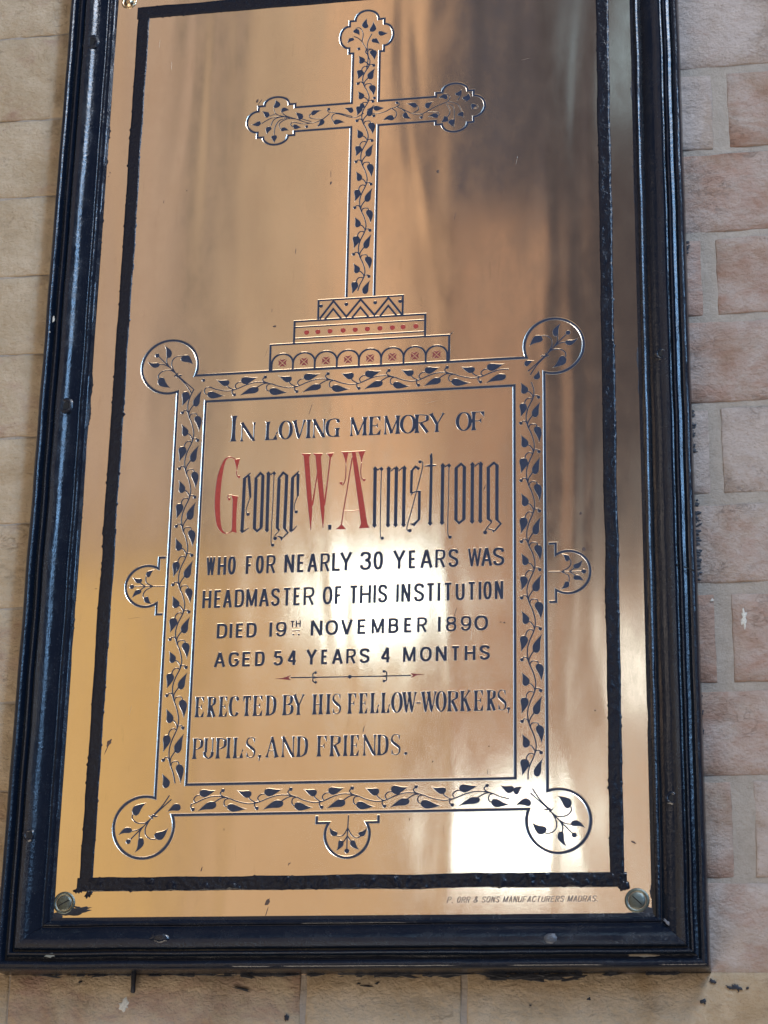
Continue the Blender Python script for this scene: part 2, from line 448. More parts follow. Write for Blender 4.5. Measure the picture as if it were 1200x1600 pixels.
def ring_hole(px, py, r, rail_, name='nail_hole', up=.9, sx=1.0, m=None, dark=True):
    x, y, z = on_frame(px, py); V = []; n = 20; seed = rnd.random()*50
    rings = ((1.5, -.1), (1.2, up*.7), (1.0, up), (.8, up*.4), (.62, -.5), (.3, -.55)) if dark else ((1.3, -.2), (1.1, up*.5), (.8, up), (.4, up*1.1), (.1, up*1.1))
    for f, h in rings:
        for i in range(n):
            t = 2*math.pi*i/n; k = r*f*(1+.22*noise.noise(Vector((math.cos(t)*2, math.sin(t)*2, seed))))
            V.append((x+k*sx*math.cos(t), y+k*math.sin(t), z+h+.25*noise.noise(Vector((t*2, f*4, seed)))))
    F = []
    for q in range(len(rings)-1):
        for i in range(n):
            i2 = (i+1) % n; F.append((q*n+i, q*n+i2, (q+1)*n+i2, (q+1)*n+i))
    F.append(tuple((len(rings)-1)*n+i for i in range(n)))
    return mesh(name, V, F, m or FRAME, rails[rail_], smooth=True)
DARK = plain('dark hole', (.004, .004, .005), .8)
for px, py, r, rl in ((142, 66, 5.4, 0), (101, 634, 5.2, 0), (45, 1305, 3.6, 0), (1033, 553, 3.4, 1), (1050, 1247, 3.6, 1)):
    ring_hole(px, py, r, rl)
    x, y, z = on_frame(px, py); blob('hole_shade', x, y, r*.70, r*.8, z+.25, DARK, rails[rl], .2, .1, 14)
ring_hole(250, 1466, 3.6, 2, 'paint_lump', 1.6, 1.9, FRAME, False)
ring_hole(860, 1467, 3.4, 2, 'nail_head', 1.0, 1.2, plain('rubbed nail head', (.10, .11, .13), .35, .3), False)
for px, py, rx, ry, rl, mm in ((1003, 1492.5, 10.5, 1.3, 2, WOOD), (78, 1493, 4.5, 1.5, 2, plain('worn paint', (.22, .24, .22), .4)), (83, 499, 1.6, 2.6, 0, LIME), (77.5, 519, .8, .8, 0, LIME), (1045, 1443, 1.2, 5.5, 1, plain('worn mitre', (.16, .17, .20), .4))):
    x, y, z = on_frame(px, py)
    blob('paint_chip', x, y, rx, ry, z+.35, mm, rails[rl], .5, .3, 26, .9 if px == 1045 else 0)
# crack across the right hand moulding
x, y, z = on_frame(1068, 886); x2, y2, z2 = on_frame(1083, 893)
V = [(x-6, y+3, z+.6), (x-6, y+2.0, z+.6), (x2+1, y2+1, prof_z(37)+.6), (x2+1, y2, prof_z(37)+.6)]
mesh('crack', V, [(0, 1, 3, 2)], DARK, rails[1])
# peg stub below the bottom rail
X, Y = at(207, 1520, -8)
V, F = [], []
for j, (yy, r) in enumerate(((6, 2.2), (0, 2.2), (-6, 1.9), (-12.5, 2.1), (-13.5, 1.2))):
    for i in range(8):
        t = 2*math.pi*i/8; V.append((X+r*math.cos(t), Y+yy-2, -12+r*.8*math.sin(t)))
for j in range(4):
    for i in range(8): F.append((j*8+i, j*8+(i+1) % 8, (j+1)*8+(i+1) % 8, (j+1)*8+i))
F.append(tuple(range(32, 40)))
mesh('peg', V, F, SMEAR, plaque, smooth=True)

# ---------------------------------------------------------------- engraving tools (all in mm on the plaque)
PARTS = []            # name, material, wall slope, list of polygons
def part(name, m, inset=.4, lab=None):
    p = dict(name=name, m=m, inset=inset, polys=[], lab=lab); PARTS.append(p); return p
def cr(pts, n=6, closed=False):
    "smooth curve through points"
    P = list(pts)
    if closed: P = [P[-1]]+P+[P[0], P[1]]
    else: P = [P[0]]+P+[P[-1]]
    out = []
    for i in range(1, len(P)-2):
        p0, p1, p2, p3 = P[i-1:i+3]
        for k in range(n):
            t = k/n
            out.append(tuple(.5*((2*p1[c])+(-p0[c]+p2[c])*t+(2*p0[c]-5*p1[c]+4*p2[c]-p3[c])*t*t+(-p0[c]+3*p1[c]-3*p2[c]+p3[c])*t**3) for c in (0, 1)))
    if not closed: out.append(P[-2])
    return out
def arc(cx, cy, rx, ry, a0, a1, n=12):
    return [(cx+rx*math.cos(math.radians(a0+(a1-a0)*i/n)), cy+ry*math.sin(math.radians(a0+(a1-a0)*i/n))) for i in range(n+1)]
def ribbon(p, pts, w, closed=False, cap=0.0):
    q = [pts[0]]
    for a in pts[1:]:
        if math.hypot(a[0]-q[-1][0], a[1]-q[-1][1]) > .05: q.append(a)
    if closed and math.hypot(q[0][0]-q[-1][0], q[0][1]-q[-1][1]) < .05: q.pop()
    n = len(q)
    if n < 2: return
    if not closed and cap:
        for e, f in ((0, 1), (-1, -2)):
            dx, dy = q[e][0]-q[f][0], q[e][1]-q[f][1]; l = math.hypot(dx, dy)
            q[e] = (q[e][0]+dx/l*cap, q[e][1]+dy/l*cap)
    ws = [w]*n if not isinstance(w, (list, tuple)) else [w[min(int(i/(n-1)*(len(w)-1)), len(w)-2)]+(w[min(int(i/(n-1)*(len(w)-1)), len(w)-2)+1]-w[min(int(i/(n-1)*(len(w)-1)), len(w)-2)])*(i/(n-1)*(len(w)-1)-min(int(i/(n-1)*(len(w)-1)), len(w)-2)) for i in range(n)]
    Lf, Rt = [], []
    for i in range(n):
        a = q[i-1] if (i or closed) else None
        c = q[(i+1) % n] if (i < n-1 or closed) else None
        b = q[i]
        d1 = None if a is None else ((b[0]-a[0]), (b[1]-a[1]))
        d2 = None if c is None else ((c[0]-b[0]), (c[1]-b[1]))
        def nn(d): l = math.hypot(*d); return (-d[1]/l, d[0]/l)
        n1 = nn(d1) if d1 else nn(d2); n2 = nn(d2) if d2 else n1
        mx, my = n1[0]+n2[0], n1[1]+n2[1]; ml = math.hypot(mx, my)
        if ml < .3: mx, my, s = n1[0], n1[1], 1
        else:
            mx /= ml; my /= ml; s = min(1/max(mx*n1[0]+my*n1[1], .35), 1.9)
        h = ws[i]/2*s
        Lf.append((b[0]+mx*h, b[1]+my*h)); Rt.append((b[0]-mx*h, b[1]-my*h))
    for i in range(n if closed else n-1):
        j = (i+1) % n
        p['polys'].append([Rt[i], Rt[j], Lf[j], Lf[i]])
def disc(p, x, y, r, n=10):
    p['polys'].append(arc(x, y, r, r, 0, 360-360/n, n-1))
def leaf_poly(tx, ty, fx, fy, w, bend=0.0):
    "drop: pointed at t, round at f; bend pushes the middle to the left of t->f"
    dx, dy = fx-tx, fy-ty; l = math.hypot(dx, dy); ux, uy = dx/l, dy/l; nx_, ny_ = -uy, ux
    L_, R_ = [], []
    for u in (.12, .28, .45, .6, .74, .86, .95):
        k = w*.5*min(1, (u/.68)**1.15 if u < .68 else 1)*(1 if u < .68 else math.sqrt(max(0, 1-((u-.68)/.335)**2)))
        c = bend*math.sin(math.pi*min(u*1.1, 1))
        bx, by = tx+dx*u+nx_*c, ty+dy*u+ny_*c
        L_.append((bx+nx_*k, by+ny_*k)); R_.append((bx-nx_*k, by-ny_*k))
    return [(tx, ty)]+R_+[(fx, fy)]+L_[::-1]
def leaf(tx, ty, fx, fy, w, bend=0.0):
    p = part('leaf', NAVY, .27); p['polys'].append(leaf_poly(tx, ty, fx, fy, w*1.3, bend))
def stem(p, pts, w=.95): ribbon(p, cr(pts, 5), w*1.3)
LW = 2.9

# ---- vine: one unit measured off the right hand strip, t along the run, s across
def vu(x, y): return ((y-245)/483, (x-362)/255)
V_STEM = [vu(*q) for q in ((350, 290), (378, 345), (400, 420), (398, 475), (382, 520), (352, 580), (333, 640), (332, 700), (350, 773))]
V_BR = [[vu(*q) for q in c] for c in (
    ((350, 290), (330, 240), (305, 225), (282, 245)), ((398, 478), (410, 475), (430, 476), (442, 492)),
    ((335, 428), (362, 440), (388, 475), (390, 500)), ((354, 296), (360, 268), (385, 257), (415, 262), (425, 280)),
    ((385, 508), (362, 496), (340, 502), (322, 522), (318, 545)), ((393, 655), (365, 690), (348, 720), (345, 752)))]
V_LEAF = [(vu(278, 343), vu(328, 452), .215, -1), (vu(447, 425), vu(422, 276), .235, 1), (vu(276, 672), vu(308, 538), .245, 1), (vu(461, 530), vu(396, 680), .22, 1)]
V_DOT = [vu(282, 245), vu(443, 492)]
def vine(dots, fixed, width, vert, t0=-0.0, t1=None, jitter=.25):
    "dots: run coordinates (mm) of successive dots of the first row; strip centre at fixed"
    st = part('stem', NAVY, .16)
    nU = len(dots)-1
    t1 = nU if t1 is None else t1
    def pos(k, t, s):
        g = k+t; i = max(0, min(int(math.floor(g)), nU-1)); r = dots[i]+(dots[i+1]-dots[i])*(g-i)
        return (fixed+s*width, r) if vert else (r, fixed-s*width)
    def ok(k, t): return t0-.01 <= k+t <= t1+.01
    for k in range(math.floor(t0), math.ceil(t1)):
        run = [(k, t, s) for t, s in V_STEM]
        run = [q for q in run if ok(q[0], q[1])]
        if len(run) > 1: stem(st, [pos(*q) for q in run])
        for br in V_BR:
            if all(ok(k, t) for t, s in br): stem(st, [pos(k, t, s) for t, s in br], .9)
        for t, s in V_DOT:
            if ok(k, t):
                p = part('berry', NAVY, .3); x, y = pos(k, t, s); disc(p, x, y, 1.75)
        for a, b, w, bend in V_LEAF:
            if ok(k, a[0]) and ok(k, b[0]):
                j = lambda: rnd.uniform(-jitter, jitter)
                x0, y0 = pos(k, *a); x1, y1 = pos(k, *b)
                sg = bend*(1 if vert else -1)
                leaf(x0+j(), y0+j(), x1+j(), y1+j(), w*width*rnd.uniform(.93, 1.06), sg*(-1.0)*rnd.uniform(.6, 1.0))
yp = lambda px, L: [at(px, y)[1] for y in L]
xp = lambda py, L: [at(x, py)[0] for x in L]
SW = 24.0
vine(yp(280, [562, 645, 732, 822, 913, 998.4, 1086, 1187, 1290]), -148.2, SW, True, .55, 7.46)
vine(yp(815, [581, 661, 750.6, 846, 934, 1030.6, 1127, 1224]), 148.3, SW, True, .2, 6.95)
vine(xp(590, [318.3, 414.5, 512.5, 607.7, 698.6, 800.9]), 182.0, SW, False, 0, 5.0)
vine(xp(1245, [255, 347.9, 454, 550, 650, 761, 858]), -182.6, SW, False, .45, 5.45)
vine(yp(565, [76, 130, 188, 252, 323.5, 396.4, 467]), 0, 22.5, True, 0, 5.9)

# ---- lines
inner = part('border_line', NAVY, .45)
ribbon(inner, [(-135.2, -169.6), (135.2, -169.6), (135.2, 169.4), (-135.2, 169.4)], LW, closed=True)
CX, CY, CR = 169.3, 204.3, 25.4
outer = part('border_line', NAVY, .45)
def med(sx, sy, a0, a1):
    return [(sx*(CX+CR*math.cos(math.radians(a))), (CY+CR*math.sin(math.radians(a)))*sy) for a in [a0+(a1-a0)*i/40 for i in range(41)]]
ox, oy = 160.8, 194.6
aH = math.degrees(math.asin((oy-CY)/CR)); aV = math.degrees(math.acos((ox-CX)/CR))
# right-top medallion: from the top line (angle 180-aH) over the top round to the side line (-aV)
def corner(sx, sy): return med(sx, sy, 180-aH, -aV)
path = corner(1, 1)+corner(1, -1)[::-1]+corner(-1, -1)+corner(-1, 1)[::-1]
ribbon(outer, path, LW, closed=True)
# half-round side medallions
def rotp(L, k):
    for _ in range(k): L = [(y, -x) for x, y in L]     # quarter turns clockwise
    return L
def side_med(k, dx, dy):
    f = lambda L: [(x+dx, y+dy) for x, y in rotp(L, k)]
    b = part('medallion_line', NAVY, .36)
    Rm = 18.2; a = math.degrees(math.asin(10.0/Rm))
    ar = [(Rm*math.cos(math.radians(t)), -16.8+Rm*math.sin(math.radians(t))) for t in [180-a+(180+2*a)*i/30 for i in range(31)]]
    ribbon(b, f([(-25.2, -.8), (-25.2, -6.8), (ar[0][0], -6.8)]+ar+[(ar[-1][0], -6.8), (25.2, -6.8), (25.2, -.8)]), 2.6)
    s = part('stem', NAVY, .16); u = lambda X, Y: ((X-515)/8.571*.563, -(Y-600)/8.571*.563)
    for c in (((525, 610), (520, 780), (515, 880), (515, 1030)), ((520, 770), (475, 850), (430, 868), (380, 865)), ((520, 770), (570, 860), (635, 893), (685, 872)), ((518, 870), (470, 940), (450, 950)), ((518, 870), (560, 930), (575, 935))):
        stem(s, f([u(*q) for q in c]), .85)
    bb = part('berry', NAVY, .3); c = f([u(515, 1052)])[0]; disc(bb, c[0], c[1], 2.2)
    for t, e, w, bd in (((290, 755), (385, 862), 4.0, -1), ((760, 768), (662, 868), 4.0, 1), ((380, 1055), (452, 920), 4.0, -.9), ((675, 1045), (562, 925), 4.0, .9)):
        p0, p1 = f([u(*t), u(*e)]); leaf(*p0, *p1, w, bd)
side_med(0, 0, -196.2)
side_med(1, -162.2, 2.0)
side_med(3, 162.4, 1.2)
# corner sprigs, measured in the upper left medallion
def sprig(sx, sy):
    c0 = at(267.5, 576)
    def u(X, Y):
        a = at(210+X/8.571, 520+Y/8.571); x, y = a[0]-c0[0], a[1]-c0[1]
        return (-sx*x+sx*CX, sy*y+sy*CY)
    g = sx*sy*-1
    s = part('stem', NAVY, .16)
    for c in (((805, 780), (700, 690), (600, 600), (480, 480), (345, 350)), ((775, 830), (700, 715), (600, 615)), ((480, 480), (450, 420), (455, 350)), ((490, 490), (420, 455), (350, 447)),
              ((560, 560), (518, 470), (530, 390), (590, 342), (660, 335)), ((580, 580), (500, 528), (400, 540), (342, 590), (338, 640)),
              ((560, 600), (600, 600), (640, 590)), ((575, 618), (625, 600), (655, 600)), ((600, 565), (560, 600), (548, 615))):
        stem(s, [u(*q) for q in c], .9)
    b = part('berry', NAVY, .3); x, y = u(322, 330); disc(b, x, y, 2.3)
    for t, e, w, bd in (((412, 192), (490, 362), 4.6, 1.5), ((185, 405), (352, 468), 4.4, -1.4), ((805, 455), (648, 345), 6.2, -1.2), ((500, 765), (340, 640), 6.2, 1.2)):
        leaf(*u(*t), *u(*e), w, bd*g)
for sx in (-1, 1):
    for sy in (-1, 1): sprig(sx, sy)
# loose leaves where runs meet the corners
for t, e, w, bd in (((325, 1177), (283, 1208), 0, 0),):
    pass
lv = lambda ox, oy, s, L: [leaf(*at(ox+a/s, oy+b/s), *at(ox+c/s, oy+d/s), w, bd) for a, b, c, d, w, bd in L]
lv(780, 480, 8, [(440, 665, 315, 722, 4.2, -.8), (500, 780, 452, 905, 4.4, .8)])
lv(780, 1180, 6.667, [(250, 322, 155, 398, 4.6, -1), (168, 525, 335, 490, 5.4, 1.4)])
lv(160, 1180, 6.667, [(675, 590, 815, 530, 5.4, .9)])

# ---- cross
cross = part('cross_line', NAVY, .38)
def half_foil():
    "end of an arm of the cross pointing up, foot at (12.4, 0), right side"
    lobe = [(16.3+.3+8.1*math.cos(math.radians(a)), 17.3+11.5*math.sin(math.radians(a))) for a in [-88+176*i/18 for i in range(19)]]
    return [(12.4, 0), (16.2, 0), (16.2, 5.8)]+lobe[1:-1]+[(16.2, 28.8), (16.2, 34.3), (10.9, 34.3)]
hf = half_foil()
top = [(10.9*math.cos(math.radians(a)), 34.3+10.2*math.sin(math.radians(a))) for a in [6+168*i/20 for i in range(21)]]
tf = hf+top+[(-x, y) for x, y in hf][::-1]
cy0 = 443.6
mv = lambda L, dx, dy: [(x+dx, y+dy) for x, y in L]
pth = ([(12.4, 261.2), (12.4, cy0-12.4)]+mv(rotp(tf, 1), 65.0, cy0)+[(12.4, cy0+12.4)]+mv(tf, 0, 508.0)
       + [(-12.4, cy0+12.4)]+mv(rotp(tf, 3), -65.0, cy0)+[(-12.4, cy0-12.4), (-12.4, 261.2)])
ribbon(cross, pth, 2.6)
def zz(ox, oy, s): return lambda X, Y: at(ox+X/s, oy+Y/s)
def stems(z, curves, w=.9):
    s = part('stem', NAVY, .26)
    for c in curves: stem(s, [z(*q) for q in c], w)
def leaves(z, L):
    for a, b, c, d, w, bd in L: leaf(*z(a, b), *z(c, d), w, bd)
def berries(z, L):
    for x, y in L:
        b = part('berry', NAVY, .3); x, y = z(x, y); disc(b, x, y, 1.7)
# top of the cross
z = zz(500, 0, 8)
stems(z, [((600, 690), (590, 610), (600, 520), (650, 420)), ((600, 660), (540, 540), (480, 480), (420, 455)), ((525, 520), (540, 430), (520, 370), (480, 345), (445, 365)),
          ((605, 700), (600, 640), (640, 615), (672, 630)), ((600, 690), (598, 760), (580, 860))], .85)
leaves(z, [(590, 225, 565, 355, 5.0, -1), (665, 265, 650, 400, 5.0, 1), (860, 405, 725, 410, 4.2, 1), (755, 558, 650, 490, 4.2, -.8), (495, 445, 430, 370, 4.4, -.8), (340, 550, 422, 475, 3.6, 1)])
# left arm
z = zz(370, 120, 6)
stems(z, [((1085, 372), (960, 340), (862, 330), (850, 305)), ((1190, 340), (1130, 375), (1060, 378), (960, 345)), ((870, 345), (800, 400), (720, 430), (640, 425), (540, 390), (440, 370), (370, 350), (345, 295)),
          ((430, 372), (330, 385), (230, 440)), ((560, 395), (470, 395), (400, 440), (410, 490)), ((500, 385), (420, 375), (350, 400), (320, 460)), ((470, 385), (400, 410), (360, 470), (350, 545)),
          ((720, 430), (620, 440), (530, 425), (505, 450), (530, 470)), ((700, 420), (600, 390), (560, 350)), ((800, 395), (700, 390), (680, 365), (700, 345)), ((1040, 372), (930, 345), (890, 380), (910, 425)),
          ((370, 345), (300, 370)), ((520, 385), (450, 360), (415, 320))], .85)
leaves(z, [(360, 215, 375, 292, 5.4, 1.2), (495, 315, 415, 310, 4.0, -.7), (230, 320, 300, 375, 4.4, .8), (130, 448, 228, 430, 4.2, -.8), (280, 545, 310, 465, 4.4, .6), (350, 622, 350, 545, 4.6, 0),
           (490, 505, 412, 490, 3.6, -.6), (545, 330, 612, 395, 4.6, .9), (800, 315, 695, 350, 4.0, -1), (610, 470, 525, 460, 4.0, .8), (745, 470, 815, 400, 4.2, -1), (1000, 292, 1092, 325, 4.4, .9), (1015, 428, 905, 425, 4.4, -.7), (1130, 310, 1188, 250, 4.4, -.9)])
berries(z, [(862, 303), (655, 466)])
# right arm
z = zz(570, 100, 6)
stems(z, [((20, 440), (90, 465), (180, 450), (250, 415), (300, 400), (325, 375), (303, 358)), ((300, 402), (370, 430), (450, 465), (540, 465), (660, 400), (780, 350)), ((250, 415), (295, 450), (290, 495), (260, 515)), ((20, 430), (60, 410), (80, 400)),
          ((340, 415), (380, 450), (390, 475)), ((450, 460), (500, 430), (500, 400), (480, 385)), ((515, 465), (545, 480), (530, 500)), ((590, 450), (680, 450), (695, 470), (680, 490)),
          ((780, 350), (800, 310), (770, 285), (740, 290)), ((780, 350), (860, 370), (900, 420), (925, 500)), ((760, 370), (830, 400), (840, 500), (835, 590)), ((870, 340), (900, 290), (905, 240)), ((940, 350), (985, 320), (970, 270)), ((1000, 420), (1060, 410), (1050, 380)),
          ((770, 380), (800, 440), (780, 490), (715, 545)), ((20, 440), (70, 475), (100, 480))], .85)
leaves(z, [(190, 408, 78, 412, 4.4, .6), (165, 528, 275, 500, 4.8, 1), (438, 515, 362, 462, 4.4, .8), (385, 372, 490, 395, 4.2, .8), (645, 350, 570, 408, 4.6, -.9), (590, 495, 690, 482, 4.4, .8), (690, 320, 778, 308, 4.6, 1.2),
           (905, 235, 858, 295, 4.2, 1), (975, 270, 930, 335, 5.2, 1.2), (1060, 385, 995, 405, 4.2, -1.0), (925, 500, 885, 455, 4.8, -.6), (712, 545, 775, 495, 5.0, -1), (830, 590, 815, 515, 5.2, 1)])
berries(z, [(303, 362), (85, 485), (90, 318), (530, 500)])

# stepped foot of the cross
ft = part('cross_base', NAVY, .24)
ribbon(ft, [(-37.3, 241), (-37.3, 260.1), (37.8, 260.1), (37.8, 241)], 2.0)
ribbon(ft, [(-36, 242), (-24, 258.6), (-12.1, 242.8), (.3, 258.6), (12.9, 242.8), (25, 258.6), (37, 242)], 2.1)
for cx in (-24, .3, 25): ribbon(ft, [(cx-7.2, 241.4), (cx, 251.0), (cx+7.2, 241.4)], 2.0)
for x in (-12.4, 13.3): disc(ft, x, 254.8, 1.9)
for x in (-35, 35.4): disc(ft, x, 254.6, 1.9)
ribbon(ft, [(-58.2, 219.8), (-58.2, 241.0), (57.8, 241.0), (57.8, 219.8)], 2.2)
ribbon(ft, [(-57.5, 235.4), (57, 235.4)], 1.7); ribbon(ft, [(-57.5, 224.5), (57, 224.5)], 1.7)
ribbon(ft, [(-79.0, 195.5), (-79.0, 219.7), (79.0, 219.7), (79.0, 195.5)], 2.1)
ribbon(ft, [(79.3, 219.4), (82.2, 222.6)], [1.4, .5])
ax = [-77.4, -58.4, -39, -19.4, .1, 19.6, 39.3, 58.7, 77.4]
for a, b in zip(ax, ax[1:]):
    c = (a+b)/2; r = (b-a)/2
    ribbon(ft, [(a, 195.5)]+[(c-r*math.cos(math.radians(t)), 201.2+(r-.1)*math.sin(math.radians(t))) for t in range(0, 181, 15)]+[(b, 195.5)], 2.0)
    k = part('red_cross', RUST, .1)
    for q in range(4):
        k['polys'].append([(x+c, y+202.0) for x, y in rotp([(0, .3), (3.1, 3.9), (0, 3.1), (-3.1, 3.9)], q)])
for x in (-47.2, -37.1, -26.3, -14.6, -3.9, 6.9, 18.0, 29.0, 38.4, 49.6):
    k = part('red_dot', RED, .15); disc(k, x, 229.9, 2.45, 12)

# ---- plain letters
def C(*p): return ('c', p)
SANS = {
 'I': [[(.5, 0), (.5, 1)]], '1': [[(.5, 0), (.5, 1)]], 'H': [[(0, 0), (0, 1)], [(1, 0), (1, 1)], [(0, .5), (1, .5)]],
 'E': [[(0, 0), (0, 1)], [(0, 1), (1, 1)], [(0, 0), (1, 0)], [(0, .52), (.88, .52)]], 'F': [[(0, 0), (0, 1)], [(0, 1), (1, 1)], [(0, .48), (.8, .48)]],
 'L': [[(0, 1), (0, 0)], [(0, 0), (1, 0)]], 'T': [[(0, 1), (1, 1)], [(.5, 1), (.5, 0)]], 'N': [[(0, 0), (0, 1)], [(0, 1), (1, 0)], [(1, 0), (1, 1)]],
 'A': [[(0, 0), (.5, 1)], [(.5, 1), (1, 0)], [(.2, .3), (.8, .3)]], 'V': [[(0, 1), (.5, 0)], [(.5, 0), (1, 1)]],
 'W': [[(0, 1), (.25, 0)], [(.25, 0), (.5, 1)], [(.5, 1), (.75, 0)], [(.75, 0), (1, 1)]],
 'M': [[(0, 0), (0, 1)], [(0, 1), (.5, .06)], [(.5, .06), (1, 1)], [(1, 1), (1, 0)]],
 'Y': [[(0, 1), (.5, .45)], [(1, 1), (.5, .45)], [(.5, .45), (.5, 0)]],
 'U': [C((0, 1), (0, .6), (0, .25), (.15, .05), (.5, 0), (.85, .05), (1, .25), (1, .6), (1, 1))],
 'O': ['O'], '0': ['O'],
 'D': [[(0, 0), (0, 1)], C((0, 1), (.5, 1), (.85, .92), (1, .7), (1, .3), (.85, .08), (.5, 0), (0, 0))],
 'P': [[(0, 0), (0, 1)], C((0, 1), (.5, 1), (.88, .94), (1, .75), (.88, .55), (.5, .48), (0, .48))],
 'R': [[(0, 0), (0, 1)], C((0, 1), (.5, 1), (.88, .94), (1, .74), (.88, .54), (.5, .47), (0, .47)), [(.5, .47), (1, 0)]],
 'B': [[(0, 0), (0, 1)], C((0, 1), (.5, 1), (.86, .94), (.94, .77), (.84, .58), (.5, .53), (0, .53)), C((.5, .53), (.9, .46), (1, .27), (.9, .07), (.5, 0), (0, 0))],
 'S': [C((1, .77), (.88, .94), (.5, 1), (.12, .93), (0, .76), (.12, .61), (.5, .5), (.88, .39), (1, .23), (.88, .07), (.5, 0), (.1, .06), (0, .25))],
 'C': [C((1, .76), (.86, .95), (.5, 1), (.14, .93), (0, .65), (0, .35), (.14, .07), (.5, 0), (.86, .05), (1, .24))],
 'G': [C((1, .76), (.86, .95), (.5, 1), (.14, .93), (0, .65), (0, .35), (.14, .07), (.5, 0), (.86, .07), (1, .25), (1, .45)), [(1.05, .46), (.55, .46)]],
 'K': [[(0, 0), (0, 1)], [(1, 1), (.0, .4)], [(.35, .6), (1, 0)]],
 '3': [C((.03, .78), (.15, .95), (.5, 1), (.85, .93), (.95, .77), (.82, .6), (.45, .54)), C((.45, .54), (.85, .47), (1, .27), (.87, .06), (.5, 0), (.12, .06), (0, .26))],
 '9': [C((1, .68), (.88, .43), (.5, .36), (.12, .43), (0, .68), (.12, .92), (.5, 1), (.88, .92), (1, .68), (1, .4), (.85, .1), (.45, 0), (.1, .08), (0, .26))],
 '8': [C((.5, .54), (.12, .62), (.03, .77), (.15, .95), (.5, 1), (.85, .95), (.97, .77), (.88, .62), (.5, .54), (.1, .45), (0, .26), (.12, .05), (.5, 0), (.88, .05), (1, .26), (.9, .45), (.5, .54))],
 '5': [[(.9, 1), (.2, 1)], [(.2, 1), (.08, .55)], C((.08, .55), (.5, .63), (.88, .52), (1, .3), (.85, .07), (.45, 0), (.1, .07), (0, .22))],
 '4': [[(.72, 0), (.72, 1)], [(.72, 1), (0, .25)], [(0, .25), (1, .25)]],
 '&': [C((1, 0), (.3, .68), (.2, .85), (.42, 1), (.66, .85), (.5, .62), (.1, .4), (0, .2), (.2, .02), (.55, .03), (.85, .2), (1, .45))],
 '.': ['.'], ',': ['.'],
}
def glyph_sans(p, ch, x0, x1, y0, y1, w, slant=0.0):
    hw = w/2
    def u(a, b):
        X = x0+hw+a*(x1-x0-w) if x1-x0 > w*1.3 else (x0+x1)/2
        Y = y0+hw*.9+b*(y1-y0-w*.9); return (X+slant*(Y-y0), Y)
    def e(a, b):      # straight strokes reach the full height
        X = x0+hw+a*(x1-x0-w) if x1-x0 > w*1.3 else (x0+x1)/2
        Y = y0+b*(y1-y0); return (X+slant*(Y-y0), Y)
    for s in SANS[ch]:
        if s == 'O':
            pts = []
            for i in range(28):
                t = 2*math.pi*i/28; c, q = math.cos(t), math.sin(t); ex = 2/2.35
                pts.append(u(.5+.5*math.copysign(abs(c)**ex, c), .5+.5*math.copysign(abs(q)**ex, q)))
            ribbon(p, pts, w, closed=True)
        elif s == '.': disc(p, *u(.5, 0), w*.6)
        elif isinstance(s, tuple): ribbon(p, cr([u(*q) for q in s[1]], 4), w)
        else:
            horiz = abs(s[0][1]-s[1][1]) < .02
            ribbon(p, [(u if horiz else e)(*q) for q in s], w)
